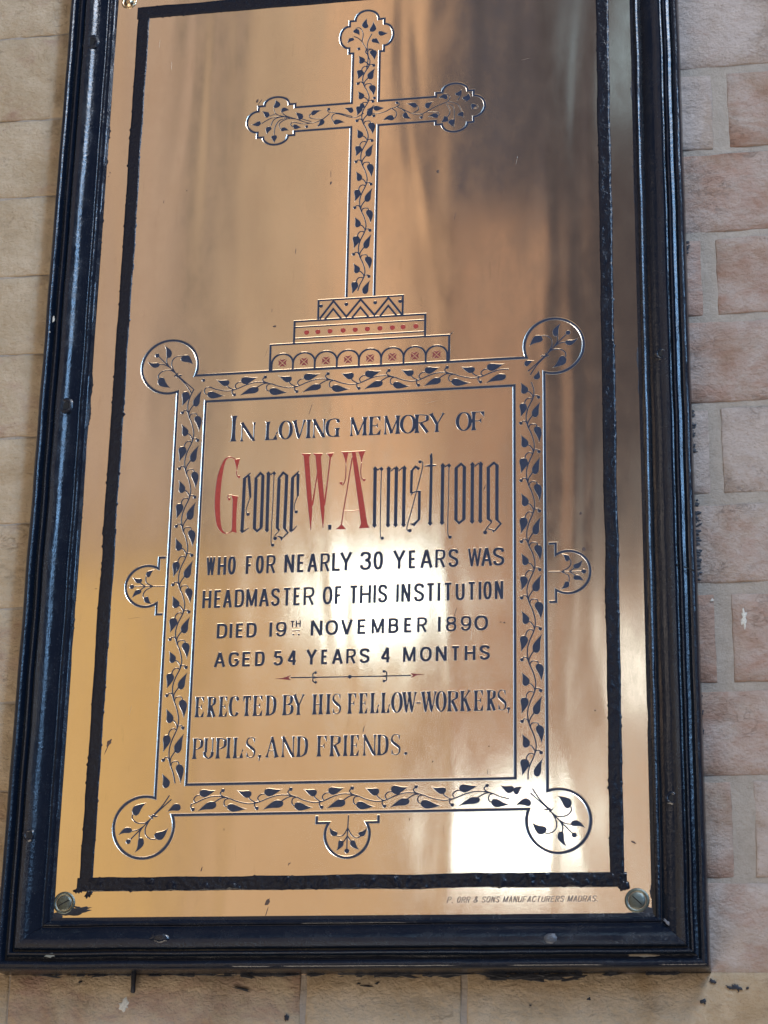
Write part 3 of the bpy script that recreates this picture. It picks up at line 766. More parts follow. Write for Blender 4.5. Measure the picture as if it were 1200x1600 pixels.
SERIF = {   # T thick flared, t thin flared, c nib curve, h hair, w wedge triangle
 'I': [('T', (.5, 1), (.5, 0))], 'H': [('T', (0, 1), (0, 0)), ('T', (1, 1), (1, 0)), ('h', (0, .5), (1, .5))],
 'E': [('T', (.1, 1), (.1, 0)), ('h', (0, 1), (1, 1)), ('h', (0, 0), (1, 0)), ('h', (0, .5), (.7, .5)), ('w', (1, 1), (.62, 1), (.98, .70)), ('w', (1, 0), (.62, 0), (1.02, .30)), ('w', (.55, .5), (.76, .66), (.76, .34))],
 'F': [('T', (.1, 1), (.1, 0)), ('h', (0, 1), (1, 1)), ('h', (0, .5), (.7, .5)), ('w', (1, 1), (.62, 1), (.98, .68)), ('w', (.55, .5), (.76, .66), (.76, .34))],
 'L': [('T', (.1, 1), (.1, 0)), ('h', (0, 0), (1, 0)), ('w', (1.02, 0), (.6, 0), (.88, .30)), ('h', (.88, .28), (1.0, .42))],
 'T': [('T', (.5, 1), (.5, 0)), ('h', (0, 1), (1, 1)), ('w', (0, 1), (.32, 1), (.02, .68)), ('w', (1, 1), (.68, 1), (.98, .68))],
 'N': [('t', (.08, 1), (.08, 0)), ('D', (.02, 1), (.92, 0)), ('t', (.94, 1), (.94, 0))],
 'M': [('t', (.06, 1), (.06, 0)), ('D', (.06, 1), (.47, .05)), ('h', (.47, .05), (.9, 1)), ('T', (.92, 1), (.92, 0))],
 'A': [('t', (.5, 1), (.06, 0)), ('T', (.46, 1), (.92, 0)), ('h', (.2, .32), (.78, .32))],
 'V': [('T', (.05, 1), (.5, 0)), ('t', (.97, 1), (.52, 0))],
 'W': [('T', (.04, 1), (.28, 0)), ('h', (.3, 0), (.5, 1)), ('T', (.46, 1), (.72, 0)), ('t', (1, 1), (.73, 0))],
 'Y': [('T', (.05, 1), (.5, .42)), ('t', (.97, 1), (.52, .42)), ('T', (.5, .48), (.5, 0))],
 'U': [('T', (.08, 1), (.08, .3)), ('c', (.08, .35), (.12, .12), (.5, 0), (.85, .12), (.92, .35)), ('t', (.92, 1), (.92, .3))],
 'O': [('O',)], 'D': [('T', (.1, 1), (.1, 0)), ('c', (.1, 1), (.5, .98), (.88, .85), (1, .6), (1, .4), (.88, .15), (.5, .02), (.1, 0))],
 'P': [('T', (.1, 1), (.1, 0)), ('c', (.1, 1), (.5, .99), (.9, .9), (.98, .75), (.9, .58), (.5, .48), (.1, .47))],
 'R': [('T', (.1, 1), (.1, 0)), ('c', (.1, 1), (.5, .99), (.84, .93), (.90, .79), (.84, .65), (.5, .56), (.1, .555)), ('D', (.42, .52), (.92, 0))],
 'B': [('T', (.1, 1), (.1, 0)), ('c', (.1, 1), (.5, .99), (.82, .92), (.88, .76), (.8, .6), (.45, .53), (.1, .53)), ('c', (.45, .53), (.85, .46), (.98, .27), (.85, .08), (.5, .01), (.1, 0))],
 'S': [('s', (.9, .8), (.78, .95), (.5, 1), (.18, .94), (.06, .78), (.14, .64), (.5, .5), (.86, .36), (.95, .2), (.82, .05), (.5, 0), (.2, .05), (.08, .22)), ('w', (.98, 1), (.74, .97), (.93, .68)), ('w', (.02, 0), (.24, .03), (.06, .32))],
 'C': [('c', (.94, .78), (.8, .95), (.52, 1), (.16, .9), (.02, .62), (.02, .38), (.16, .1), (.52, 0), (.82, .06), (.95, .2)), ('w', (.98, 1), (.74, .97), (.97, .66))],
 'G': [('c', (.94, .78), (.8, .95), (.52, 1), (.16, .9), (.02, .62), (.02, .38), (.16, .1), (.52, 0), (.8, .08), (.86, .2)), ('w', (.98, 1), (.74, .97), (.97, .68)), ('T', (.88, .46), (.88, 0)), ('h', (.62, .46), (1.05, .46))],
 'K': [('T', (.1, 1), (.1, 0)), ('t', (.92, 1), (.15, .42)), ('T', (.42, .6), (.92, 0))],
 '-': [('h', (-.1, .44), (1.1, .44)), ('h', (-.1, .47), (1.1, .47))], '.': [('.',)], ',': [('.',), ('h', (.6, .05), (.3, -.18))],
}
def glyph_serif(p, ch, x0, x1, y0, y1, T, t):
    wd = x1-x0
    def u(a, b): return (x0+t*.6+a*(wd-t*1.2), y0+b*(y1-y0))
    def uc(a, b): return (x0+t*.6+a*(wd-t*1.2), y0+t*.45+b*(y1-y0-t*.9))
    for s in SERIF[ch]:
        k = s[0]
        if k in 'TtD':
            a, b = u(*s[1]), u(*s[2])
            if k == 'T' and abs(s[1][0]-s[2][0]) < .01:
                if a[0]-x0 < T*.8: a = (x0+T*.85, a[1]); b = (x0+T*.85, b[1])
                elif x1-a[0] < T*.8: a = (x1-T*.85, a[1]); b = (x1-T*.85, b[1])
            w = T if k != 't' else t*1.05
            fl = 1.75 if k == 'T' else (2.6 if k == 't' else 1.1)
            n = 12; pts, ws = [], []
            for i in range(n+1):
                f = i/n; g = abs(2*f-1)**5
                pts.append((a[0]+(b[0]-a[0])*f, a[1]+(b[1]-a[1])*f)); ws.append(w*(1+(fl-1)*g))
            if b[1] < y0+1 and abs(s[1][0]-s[2][0]) > .01 and ch in 'VWN': ws[-1] = w*.5; ws[-2] = w*.8; ws[-3] = w*.95
            if ch in 'Y' and s[2][1] > .1: ws[-1] = ws[-2] = ws[-3] = w
            if ch == 'Y' and s[1][1] < .9: ws[0] = ws[1] = ws[2] = w
            if ch == 'A' and s[1][1] > .9: ws[0] = ws[1] = ws[2] = w*.9
            if ch == 'U': ws[-1] = ws[-2] = ws[-3] = w
            # square off slanted ends by cutting at the line
            ribbon(p, pts, ws)
        elif k == 'h': ribbon(p, [uc(*q) for q in s[1:]], t)
        elif k == 'w': p['polys'].append([uc(*q) for q in s[1:]])
        elif k == '.': disc(p, (x0+x1)/2, y0+T*.55, T*.62)
        elif k == 'O':
            n = 32; pts, ws = [], []
            for i in range(n):
                a = 2*math.pi*i/n; c, q = math.cos(a), math.sin(a)
                pts.append((x0+wd/2+(wd/2-T*.45)*c, y0+(y1-y0)/2+((y1-y0)/2-t*.4)*q)); ws.append(t+(T*1.15-t)*abs(c)**1.4)
            ribbonw(p, pts, ws, True)
        else:
            pts = cr([uc(*q) for q in s[1:]], 5); ws = []
            n = len(pts)
            for i in range(n):
                a, b = pts[max(0, i-1)], pts[min(n-1, i+1)]
                dx, dy = b[0]-a[0], b[1]-a[1]; l = math.hypot(dx, dy) or 1
                if k == 'c': f = abs(dy/l)**2
                else: f = max(0.0, 1-abs(i/(n-1)-.5)*4.2)**.8
                ws.append(t+(T*1.1-t)*f)
            ribbonw(p, pts, ws, False)
def ribbonw(p, pts, ws, closed):
    # per-point widths: feed the ribbon builder piecewise so widths stay put
    n = len(pts); Lf, Rt = [], []
    for i in range(n):
        a = pts[i-1] if (i or closed) else pts[i]; c = pts[(i+1) % n] if (i < n-1 or closed) else pts[i]
        dx, dy = c[0]-a[0], c[1]-a[1]; l = math.hypot(dx, dy) or 1; nx_, ny_ = -dy/l, dx/l; h = ws[i]/2
        Lf.append((pts[i][0]+nx_*h, pts[i][1]+ny_*h)); Rt.append((pts[i][0]-nx_*h, pts[i][1]-ny_*h))
    for i in range(n if closed else n-1):
        j = (i+1) % n; p['polys'].append([Rt[i], Rt[j], Lf[j], Lf[i]])

def line(entries, base, cap, fn):
    """entries: (char, photo x0, photo x1[, scale]); base / cap: ((px, py), (px, py)) along the line"""
    (a, b), (c, d) = base, cap
    for en in entries:
        ch, X0, X1 = en[:3]
        f = ((X0+X1)/2-a[0])/(b[0]-a[0]); by = a[1]+(b[1]-a[1])*f; ty = c[1]+(d[1]-c[1])*f
        xm = (by+ty)/2
        x0 = at(X0, xm)[0]; x1 = at(X1, xm)[0]
        y0 = at((X0+X1)/2, by)[1]; y1 = at((X0+X1)/2, ty)[1]
        fn(ch, x0, x1, y0, y1)
def zx(s, o, L): return [(c, o+a/s, o+b/s) for c, a, b in L]
def f_sans(w):
    def g(ch, x0, x1, y0, y1):
        glyph_sans(part('letter', NAVY, .24 if w > 1.5 else .1), ch, x0, x1, y0, y1, w*(.74 if ch == 'W' else .88 if ch in 'MR89' else 1))
    return g
def f_serif(T, t):
    def g(ch, x0, x1, y0, y1): glyph_serif(part('letter', NAVY, .2), ch, x0, x1, y0, y1, T, t)
    return g
line(zx(6, 300, [('W', 133, 218), ('H', 240, 322), ('O', 335, 412), ('F', 503, 575), ('O', 597, 675), ('R', 697, 785), ('N', 865, 960), ('E', 985, 1062), ('A', 1080, 1180)])
     + zx(6, 460, [('R', 243, 333), ('L', 352, 443), ('Y', 422, 545), ('3', 612, 722), ('0', 740, 832), ('Y', 920, 1045), ('E', 1070, 1148)])
     + zx(6, 600, [('A', 338, 458), ('R', 480, 578), ('S', 602, 700), ('W', 785, 915), ('A', 908, 1017), ('S', 1020, 1130)]),
     ((325, 899), (785, 883.5)), ((325, 870), (785, 854.5)), f_sans(2.65))
line(zx(6, 300, [('H', 97, 182), ('E', 207, 282), ('A', 290, 378), ('D', 400, 490), ('M', 507, 612), ('A', 627, 725), ('S', 740, 825), ('T', 843, 937), ('E', 950, 1025), ('R', 1045, 1148)])
     + zx(6, 460, [('O', 265, 358), ('F', 378, 455), ('T', 510, 605), ('H', 612, 720), ('I', 740, 765), ('S', 783, 873), ('I', 952, 982), ('N', 1000, 1090)])
     + zx(6, 600, [('S', 280, 378), ('T', 390, 483), ('I', 503, 527), ('T', 553, 648), ('U', 670, 758), ('T', 778, 868), ('I', 888, 912), ('O', 930, 1012), ('N', 1037, 1120)]),
     ((320, 950.5), (780, 936)), ((320, 922), (780, 907)), f_sans(2.55))
line(zx(6, 320, [('D', 112, 212), ('I', 232, 258), ('E', 290, 370), ('D', 390, 487), ('1', 605, 632), ('9', 665, 767)])
     + zx(6, 460, [('N', 152, 264), ('O', 290, 412), ('V', 432, 550), ('E', 590, 682), ('M', 722, 842), ('B', 880, 978), ('E', 1027, 1112)])
     + zx(6, 600, [('R', 310, 405), ('1', 508, 530), ('8', 580, 680), ('9', 718, 820), ('0', 845, 978)]),
     ((347, 997.5), (752, 985)), ((347, 974), (752, 961)), f_sans(2.55))
line(zx(6, 320, [('T', 800, 845), ('H', 852, 900)]), ((457, 980), (470, 979.5)), ((457, 970), (470, 969)), f_sans(1.2))
p = part('letter', NAVY, .3); ribbon(p, [at(456.5, 985.3), at(468.8, 984.6)], 1.3)
for X in (458.3, 466.8):
    p = part('letter', NAVY, .3); a = at(X, 991); ribbon(p, [(a[0]-.9, a[1]), (a[0]+.9, a[1])], 1.9)
line(zx(6, 320, [('A', 85, 195), ('G', 222, 323), ('E', 350, 440), ('D', 470, 562), ('5', 640, 735), ('4', 770, 870)])
     + zx(6, 460, [('Y', 105, 215), ('E', 250, 322), ('A', 350, 458), ('R', 485, 578), ('S', 610, 707), ('4', 805, 910)])
     + zx(6, 600, [('M', 178, 298), ('O', 335, 450), ('N', 483, 590), ('T', 620, 720), ('H', 755, 860), ('S', 895, 995)]),
     ((343, 1042.5), (757, 1031)), ((343, 1019), (757, 1007.3)), f_sans(2.55))
line(zx(6, 290, [('E', 85, 180), ('R', 200, 285), ('E', 310, 398), ('C', 412, 500), ('T', 528, 620), ('E', 628, 728), ('D', 748, 845), ('B', 905, 1010), ('Y', 1003, 1115)])
     + zx(6, 440, [('H', 285, 392), ('I', 412, 465), ('S', 472, 562), ('F', 615, 708), ('E', 722, 812), ('L', 828, 920), ('L', 930, 1022), ('O', 1028, 1135)])
     + zx(6, 600, [('W', 172, 304), ('-', 298, 350), ('W', 350, 492), ('O', 485, 587), ('R', 590, 700), ('K', 710, 817), ('E', 838, 937), ('R', 958, 1050), ('S', 1062, 1152), (',', 1155, 1180)]),
     ((312, 1120.8), (785, 1110)), ((312, 1088.5), (785, 1077)), f_serif(2.55, 1.15))
line(zx(6, 290, [('P', 62, 160), ('U', 168, 268), ('P', 280, 380), ('I', 380, 425), ('L', 443, 548), ('S', 562, 660), (',', 680, 715), ('A', 750, 872), ('N', 898, 1025), ('D', 1038, 1142)])
     + zx(6, 440, [('F', 328, 432), ('R', 448, 558), ('I', 574, 622), ('E', 638, 732), ('N', 760, 888), ('D', 892, 997), ('S', 1020, 1120), ('.', 1152, 1180)]),
     ((310, 1186), (618, 1180)), ((310, 1153), (618, 1146.5)), f_serif(2.45, 1.15))
line(zx(5.4545, 340, [('N', 193, 325), ('L', 403, 518), ('O', 522, 640), ('V', 642, 750), ('I', 752, 798), ('N', 808, 920), ('G', 925, 1045)])
     + zx(5, 540, [('M', 33, 172), ('E', 178, 280), ('M', 298, 430), ('O', 425, 550), ('R', 535, 655), ('Y', 653, 775), ('O', 862, 985), ('F', 978, 1092)]),
     ((385, 689.5), (750, 672)), ((385, 660), (750, 642.5)), f_serif(2.9, 1.2))
line([('I', 359, 371.8)], ((360, 690), (372, 689.6)), ((360, 649.4), (372, 649)), f_serif(3.4, 1.1))

# ---- the name, tall and narrow
zA = zz(320, 690, 5)
def zB(X, Y): return zA(X+1200, Y)
def name_part(m=NAVY): return part('letter', m, .22)
def st(p, z, pts, w=3.1, smooth=False):
    q = [z(*a) for a in pts]
    ribbon(p, cr(q, 5) if smooth else q, w)
def dia(p, z, x, y, r=19, ry=None):
    ry = ry or r*1.15
    p['polys'].append([z(x-r, y), z(x, y+ry), z(x+r, y), z(x, y-ry)])
def poly(p, z, pts): p['polys'].append([z(*a) for a in pts])
def dot(p, z, x, y, r=1.5): a = z(x, y); disc(p, a[0], a[1], r)
HW = 1.0
p = name_part(RED)      # G
st(p, zA, [(215, 125), (185, 122), (150, 160), (118, 270), (102, 400), (98, 520), (108, 640), (130, 695), (165, 718), (200, 706), (218, 690)], [1, 1.2, 2.4, 4.6, 5.1, 5.0, 4.2, 2.4, 1.1, 1.0, 1.6], True)
st(p, zA, [(185, 122), (215, 125), (240, 140)], 1.0, True)
poly(p, zA, [(228, 138), (276, 130), (262, 185), (249, 240), (243, 195)])
st(p, zA, [(249, 225), (248, 255), (258, 275), (268, 274)], 1.0, True); dot(p, zA, 266, 275, 1.3)
st(p, zA, [(238, 425), (231, 560), (228, 680)], [4.6, 3.9, 4.0]); poly(p, zA, [(205, 415), (262, 426), (250, 460), (216, 455)])
poly(p, zA, [(212, 660), (242, 660), (251, 715), (206, 702)])
st(p, zA, [(212, 418), (188, 418), (178, 436), (190, 450)], 1.0, True); dot(p, zA, 191, 449, 1.3)
def e_letter(dx, dy, x0, xr):
    p = name_part(); f = lambda a, b: zA(a, b)
    return p
p = name_part(); st(p, zA, [(311, 280), (302, 470), (291, 690)]); dia(p, zA, 291, 697, 20); st(p, zA, [(300, 296), (357, 246)], [2.6, 1.4]); st(p, zA, [(344, 262), (350, 350), (356, 440)], [2.6, 2.8, 2.0])
st(p, zA, [(356, 430), (334, 495), (322, 540), (334, 566)], HW, True); dot(p, zA, 337, 567, 1.7); st(p, zA, [(300, 704), (345, 674)], [1.6, .7])
p = name_part(); st(p, zA, [(401, 285), (394, 480), (387, 682)]); st(p, zA, [(454, 262), (448, 470), (440, 672)]); st(p, zA, [(394, 292), (434, 246), (462, 272)], 2.3); st(p, zA, [(379, 672), (408, 699), (446, 668)], 2.3)
p = name_part(); st(p, zA, [(497, 255), (491, 470), (485, 690)]); dia(p, zA, 497, 252, 20); dia(p, zA, 485, 690, 20); dia(p, zA, 541, 248, 17); st(p, zA, [(514, 262), (530, 244)], 1.2)
st(p, zA, [(541, 255), (533, 450), (523, 640), (518, 780), (526, 808)], HW, True); dot(p, zA, 530, 808, 1.7)
p = name_part(); st(p, zA, [(581, 285), (573, 480), (566, 678)]); st(p, zA, [(640, 262), (632, 470), (622, 680)]); st(p, zA, [(574, 292), (612, 242), (648, 270)], 2.3); st(p, zA, [(558, 668), (584, 696)], 2.2)
st(p, zA, [(618, 672), (648, 712), (612, 750)], [2.4, 1.6, 1.4]); st(p, zA, [(583, 696), (552, 728), (545, 750)], HW, True); dot(p, zA, 549, 755, 1.9); poly(p, zA, [(556, 736), (580, 732), (615, 748), (596, 780), (588, 756)])
p = name_part(); st(p, zA, [(686, 276), (680, 470), (673, 688)]); dia(p, zA, 674, 690, 20); st(p, zA, [(677, 290), (736, 232)], [2.6, 1.4]); st(p, zA, [(729, 246), (727, 330), (727, 428)], [2.8, 2.7, 2.0])
st(p, zA, [(727, 420), (704, 480), (698, 520), (710, 545)], HW, True); dot(p, zA, 714, 548, 1.7); st(p, zA, [(683, 698), (720, 656)], [1.6, .7])
p = name_part(RED)      # W
st(p, zA, [(792, 95), (804, 260), (816, 420), (824, 540), (828, 692)], [5.0, 4.6, 4.4, 3.6, .6]); poly(p, zA, [(750, 92), (832, 92), (818, 118), (775, 118)])
st(p, zA, [(884, 92), (897, 260), (912, 420), (920, 540), (924, 678)], [5.0, 4.6, 4.4, 3.6, .6]); poly(p, zA, [(840, 90), (924, 90), (908, 118), (866, 118)])
st(p, zA, [(840, 500), (862, 360), (880, 245)], [1.6, 1.2, 1.2]); st(p, zA, [(934, 500), (960, 300), (982, 110)], [1.6, 1.2, 1.4]); poly(p, zA, [(948, 90), (1010, 86), (990, 122), (974, 124)])
p = name_part(); poly(p, zA, [(962, 690), (990, 688), (990, 645), (962, 645)])
p = name_part(RED)      # A
st(p, zA, [(1066, 84), (1160, 80), (1255, 74)], 1.3); poly(p, zA, [(1074, 88), (1124, 84), (1112, 130), (1103, 195), (1094, 140)])
st(p, zA, [(1103, 180), (1102, 250), (1094, 310), (1076, 338), (1062, 328)], 1.0, True); dot(p, zA, 1064, 324, 1.4)
st(p, zA, [(1152, 120), (1108, 400), (1080, 560), (1068, 650)], 1.1); poly(p, zA, [(1022, 686), (1106, 684), (1076, 652), (1068, 628), (1058, 652)])
st(p, zA, [(1088, 538), (1150, 542), (1222, 532)], .9, True)
st(p, zA, [(1163, 82), (1195, 300), (1222, 480), (1246, 650)], [3.6, 4.6, 5.2, 5.6]); poly(p, zA, [(1202, 680), (1288, 674), (1264, 630), (1222, 634)])
poly(p, zB, [(-2, 80), (54, 72), (36, 120), (24, 175), (14, 125)]); st(p, zB, [(24, 165), (18, 235), (24, 285), (42, 302)], 1.0, True); dot(p, zB, 44, 299, 1.4)
def bl_stem(p, x0, y0, x1, y1, d0=True, d1=True):
    st(p, zB, [(x0, y0), ((x0+x1)/2, (y0+y1)/2), (x1, y1)])
    if d0: dia(p, zB, x0, y0, 21)
    if d1: dia(p, zB, x1, y1, 21)
p = name_part(); bl_stem(p, 131, 214, 125, 653); dia(p, zB, 180, 214, 18); st(p, zB, [(147, 226), (170, 206)], 1.2); st(p, zB, [(180, 220), (174, 450), (171, 720), (182, 752)], HW, True); dot(p, zB, 186, 754, 1.7)
p = name_part(); bl_stem(p, 237, 213, 231, 651); bl_stem(p, 297, 212, 290, 649); bl_stem(p, 359, 208, 352, 648); st(p, zB, [(252, 232), (285, 202)], 1.2); st(p, zB, [(313, 230), (347, 200)], 1.2)
p = name_part(); st(p, zB, [(417, 218), (412, 405)], [2.6, 2.4]); st(p, zB, [(412, 232), (446, 196), (476, 216)], [2.0, 2.2, 3.0]); st(p, zB, [(409, 420), (425, 396), (478, 384)], [.8, 1.6, 1.6]); st(p, zB, [(477, 380), (474, 612)], 2.6); st(p, zB, [(482, 600), (434, 648), (398, 640)], [1.6, 3.0, .8])
st(p, zB, [(483, 157), (502, 162), (496, 225), (460, 365), (420, 520), (382, 655), (382, 695), (402, 702)], 1.05, True); dot(p, zB, 482, 157, 1.7); dot(p, zB, 401, 694, 1.8)
p = name_part(); st(p, zB, [(574, 84), (570, 130), (568, 300), (560, 636)], [.4, 2.5, 2.7, 2.7]); poly(p, zB, [(556, 110), (574, 84), (574, 130), (558, 130)]); dia(p, zB, 560, 637, 21); st(p, zB, [(516, 190), (564, 186), (610, 184)], [1.2, 2.6, 1.2])
p = name_part(); bl_stem(p, 659, 188, 653, 632); dia(p, zB, 708, 188, 18); st(p, zB, [(676, 200), (698, 180)], 1.2); st(p, zB, [(708, 195), (704, 430), (698, 700), (710, 742)], HW, True); dot(p, zB, 715, 745, 1.7)
p = name_part(); st(p, zB, [(764, 202), (762, 612)]); st(p, zB, [(828, 196), (824, 606)]); st(p, zB, [(756, 212), (801, 174), (836, 204)], 2.3); st(p, zB, [(752, 602), (786, 636), (832, 600)], 2.3)
p = name_part(); bl_stem(p, 891, 180, 888, 622); bl_stem(p, 956, 176, 952, 618); st(p, zB, [(906, 196), (942, 166)], 1.2)
p = name_part(); st(p, zB, [(1015, 200), (1015, 606)]); st(p, zB, [(1083, 186), (1082, 612)]); st(p, zB, [(1007, 208), (1058, 166), (1092, 192)], 2.3); st(p, zB, [(1007, 598), (1042, 626)], 2.2)
st(p, zB, [(1076, 604), (1112, 642), (1062, 700)], [2.2, 1.8, 1.6]); st(p, zB, [(1044, 626), (1005, 672), (988, 700)], 1.1, True); dot(p, zB, 990, 709, 1.9); poly(p, zB, [(1000, 686), (1022, 674), (1068, 690), (1052, 716), (1044, 694)])

# ---- arrow rule
p = part('arrow_rule', NAVY, .08)
ribbon(p, [at(454, 1058.8), at(546.6, 1057.4), at(642, 1055.4)], [1.1, 1.1, 1.1]); a = at(546.6, 1057.4); disc(p, a[0], a[1], 1.7)
for cx, cy, s in ((492.5, 1058.5, -1), (600.5, 1056.5, 1)):
    for v in (-1, 1):
        ribbon(p, cr([at(cx-s*3, cy), at(cx+s*3.0, cy+v*1.2), at(cx+s*3.4, cy+v*6), at(cx-s*.4, cy+v*8)], 5), 1.1); a = at(cx-s*.6, cy+v*7.6); disc(p, a[0], a[1], 1.25)
for tip, bk, sgn in (((428.5, 1060.6), (455, 1058.8), 1), ((664.8, 1054.4), (641, 1055.4), -1)):
    p = part('arrow_head', RUST, .1)
    p['polys'].append([at(*tip), at(tip[0]+sgn*13, tip[1]+.8), at(bk[0], bk[1]+4.2), at(bk[0]-sgn*4, bk[1]), at(bk[0], bk[1]-4.2), at(tip[0]+sgn*13, tip[1]-1.4)])
# ---- maker's line, lightly cut, no wax; dark colour stands for shading in the cuts
txt = "P. ORR & SONS MANUFACTURERS MADRAS."
wd = {' ': .6, '.': .5, 'I': .5, 'M': 1.2, '&': 1.15}
tot = sum(wd.get(c, 1.0) for c in txt); x = 80.5; k = 119.0/tot
FAINT = edge_brass(); FAINT.name = 'faint cut'; FAINT.node_tree.nodes['Principled BSDF'].inputs['Base Color'].default_value = (.22, .19, .19, 1)
for c in txt:
    w_ = wd.get(c, 1.0)*k
    if c != ' ':
        p = part('letter', FAINT, .16); glyph_sans(p, c, x+.25, x+w_-.35, -268.0, -263.0, .85, .28)
    x += w_

# ---------------------------------------------------------------- cut everything into the sheet (one planar triangulation)
SX, SY0, SY1 = 247.0, -283.4, 604.4
verts, faces, owner = [], [], []
key = {}
def vid(x, y):
    k = (round(x, 3), round(y, 3))
    if k not in key: key[k] = len(verts); verts.append(Vector(k))
    return key[k]
verts_frame = [vid(-SX, SY0), vid(SX, SY0), vid(SX, SY1), vid(-SX, SY1)]
edges = [(verts_frame[i], verts_frame[(i+1) % 4]) for i in range(4)]
gx, gy = 14, 26
for i in range(1, gx):
    for j in range(1, gy): vid(-SX+2*SX*i/gx+.137*(j % 3), SY0+(SY1-SY0)*j/gy+.211*(i % 3))
for pi, p in enumerate(PARTS):
    for q in p['polys']:
        ids = []
        for x, y in q:
            v = vid(x, y)
            if not ids or ids[-1] != v: ids.append(v)
        if len(ids) > 1 and ids[0] == ids[-1]: ids.pop()
        if len(set(ids)) < 3: continue
        a = sum(verts[ids[i]].x*verts[ids[(i+1) % len(ids)]].y-verts[ids[(i+1) % len(ids)]].x*verts[ids[i]].y for i in range(len(ids)))
        if abs(a) < 1e-4: continue
        if a < 0: ids.reverse()
        faces.append(ids); owner.append(pi)
t1 = time.time()
for f in faces: edges += [(f[i-1], f[i]) for i in range(len(f))]
ov, oe, of, _, _, _ = delaunay_2d_cdt(verts, edges, [], 0, 1e-4)
print('cdt', len(verts), len(faces), '->', len(ov), len(of), round(time.time()-t1, 1), 's')
tris = []
cells = {}
for f in of:
    a, b, c = (ov[i] for i in f[:3])
    s = (b.x-a.x)*(c.y-a.y)-(b.y-a.y)*(c.x-a.x)
    k = len(tris); tris.append([tuple(f) if s > 0 else tuple(f[::-1]), -1])
    x, y = (a.x+b.x+c.x)/3, (a.y+b.y+c.y)/3
    cells.setdefault((int(x//3), int(y//3)), []).append((x, y, k))
def inside(x, y, q):
    r = False; n = len(q); j = n-1
    for i in range(n):
        xi, yi = q[i]; xj, yj = q[j]
        if (yi > y) != (yj > y) and x < (xj-xi)*(y-yi)/(yj-yi)+xi: r = not r
        j = i
    return r
for pi in range(len(PARTS)-1, -1, -1):
    for q in PARTS[pi]['polys']:
        xs = [a[0] for a in q]; ys = [a[1] for a in q]
        x0, x1, y0, y1 = min(xs), max(xs), min(ys), max(ys)
        for cx in range(int(x0//3), int(x1//3)+1):
            for cy in range(int(y0//3), int(y1//3)+1):
                for x, y, k in cells.get((cx, cy), ()):
                    if x0 <= x <= x1 and y0 <= y <= y1 and inside(x, y, q): tris[k][1] = pi
em = {}
for ti, (f, w) in enumerate(tris):
    for i in range(3): em[(f[i], f[(i+1) % 3])] = ti
nrm = {}; ins = {}
bound = []
for (a, b), ti in em.items():
    w = tris[ti][1]
    if w < 0: continue
    tj = em.get((b, a))
    if tj is not None and tris[tj][1] >= 0: continue
    bound.append((a, b, w))
    d = ov[b]-ov[a]; l = d.length
    if l < 1e-6: continue
    n_ = Vector((-d.y/l, d.x/l))
    for v in (a, b):
        nrm.setdefault(v, []).append(n_); ins[v] = min(ins.get(v, 9), PARTS[w]['inset'])
low = {}
DEPTH = .19
for v, L in nrm.items():
    s = Vector((0, 0))
    for q in L: s += q
    if s.length < .2: s = L[0].copy()*.3
    else:
        s.normalize(); c = min(q.dot(s) for q in L); s *= 1/max(c, .5)
    low[v] = (ov[v].x+s.x*ins[v], ov[v].y+s.y*ins[v])
def depth(w): return DEPTH if PARTS[w]['inset'] > .2 else .11
used = {}
SV, SF = [], []
def su(v):
    if v not in used: used[v] = len(SV); SV.append((ov[v].x, ov[v].y, 0))
    return used[v]
for f, w in tris:
    if w < 0: SF.append(tuple(su(v) for v in f))
sheet = mesh('brass_sheet', SV, SF, BRASS, plaque)
WV, WF = [], []
for a, b, w in bound:
    d = -depth(w); o = len(WV)
    WV += [(ov[a].x, ov[a].y, 0), (ov[b].x, ov[b].y, 0), (*low[b], d), (*low[a], d)]
    WF.append((o, o+1, o+2, o+3))
groove = mesh('groove_edge', WV, WF, CUT, sheet); groove['kind'] = 'stuff'
by = {}
for f, w in tris:
    if w >= 0: by.setdefault(w, []).append(f)
for w, fs in by.items():
    p = PARTS[w]; mp = {}; V, F = [], []
    for f in fs:
        q = []
        for v in f:
            if v not in mp:
                mp[v] = len(V); x, y = low.get(v, (ov[v].x, ov[v].y)); V.append((x, y, -depth(w)))
            q.append(mp[v])
        F.append(tuple(q))
    mesh(p['name'], V, F, p['m'], sheet)
# body of the sheet behind the face, so the cuts are closed
mesh('backing', [(-SX, SY0, -1), (SX, SY0, -1), (SX, SY1, -1), (-SX, SY1, -1), (-SX, SY0, -16), (SX, SY0, -16), (SX, SY1, -16), (-SX, SY1, -16)], [(0, 1, 2, 3), (4, 7, 6, 5), (0, 4, 5, 1), (1, 5, 6, 2), (2, 6, 7, 3), (3, 7, 4, 0)], DARK, plaque)

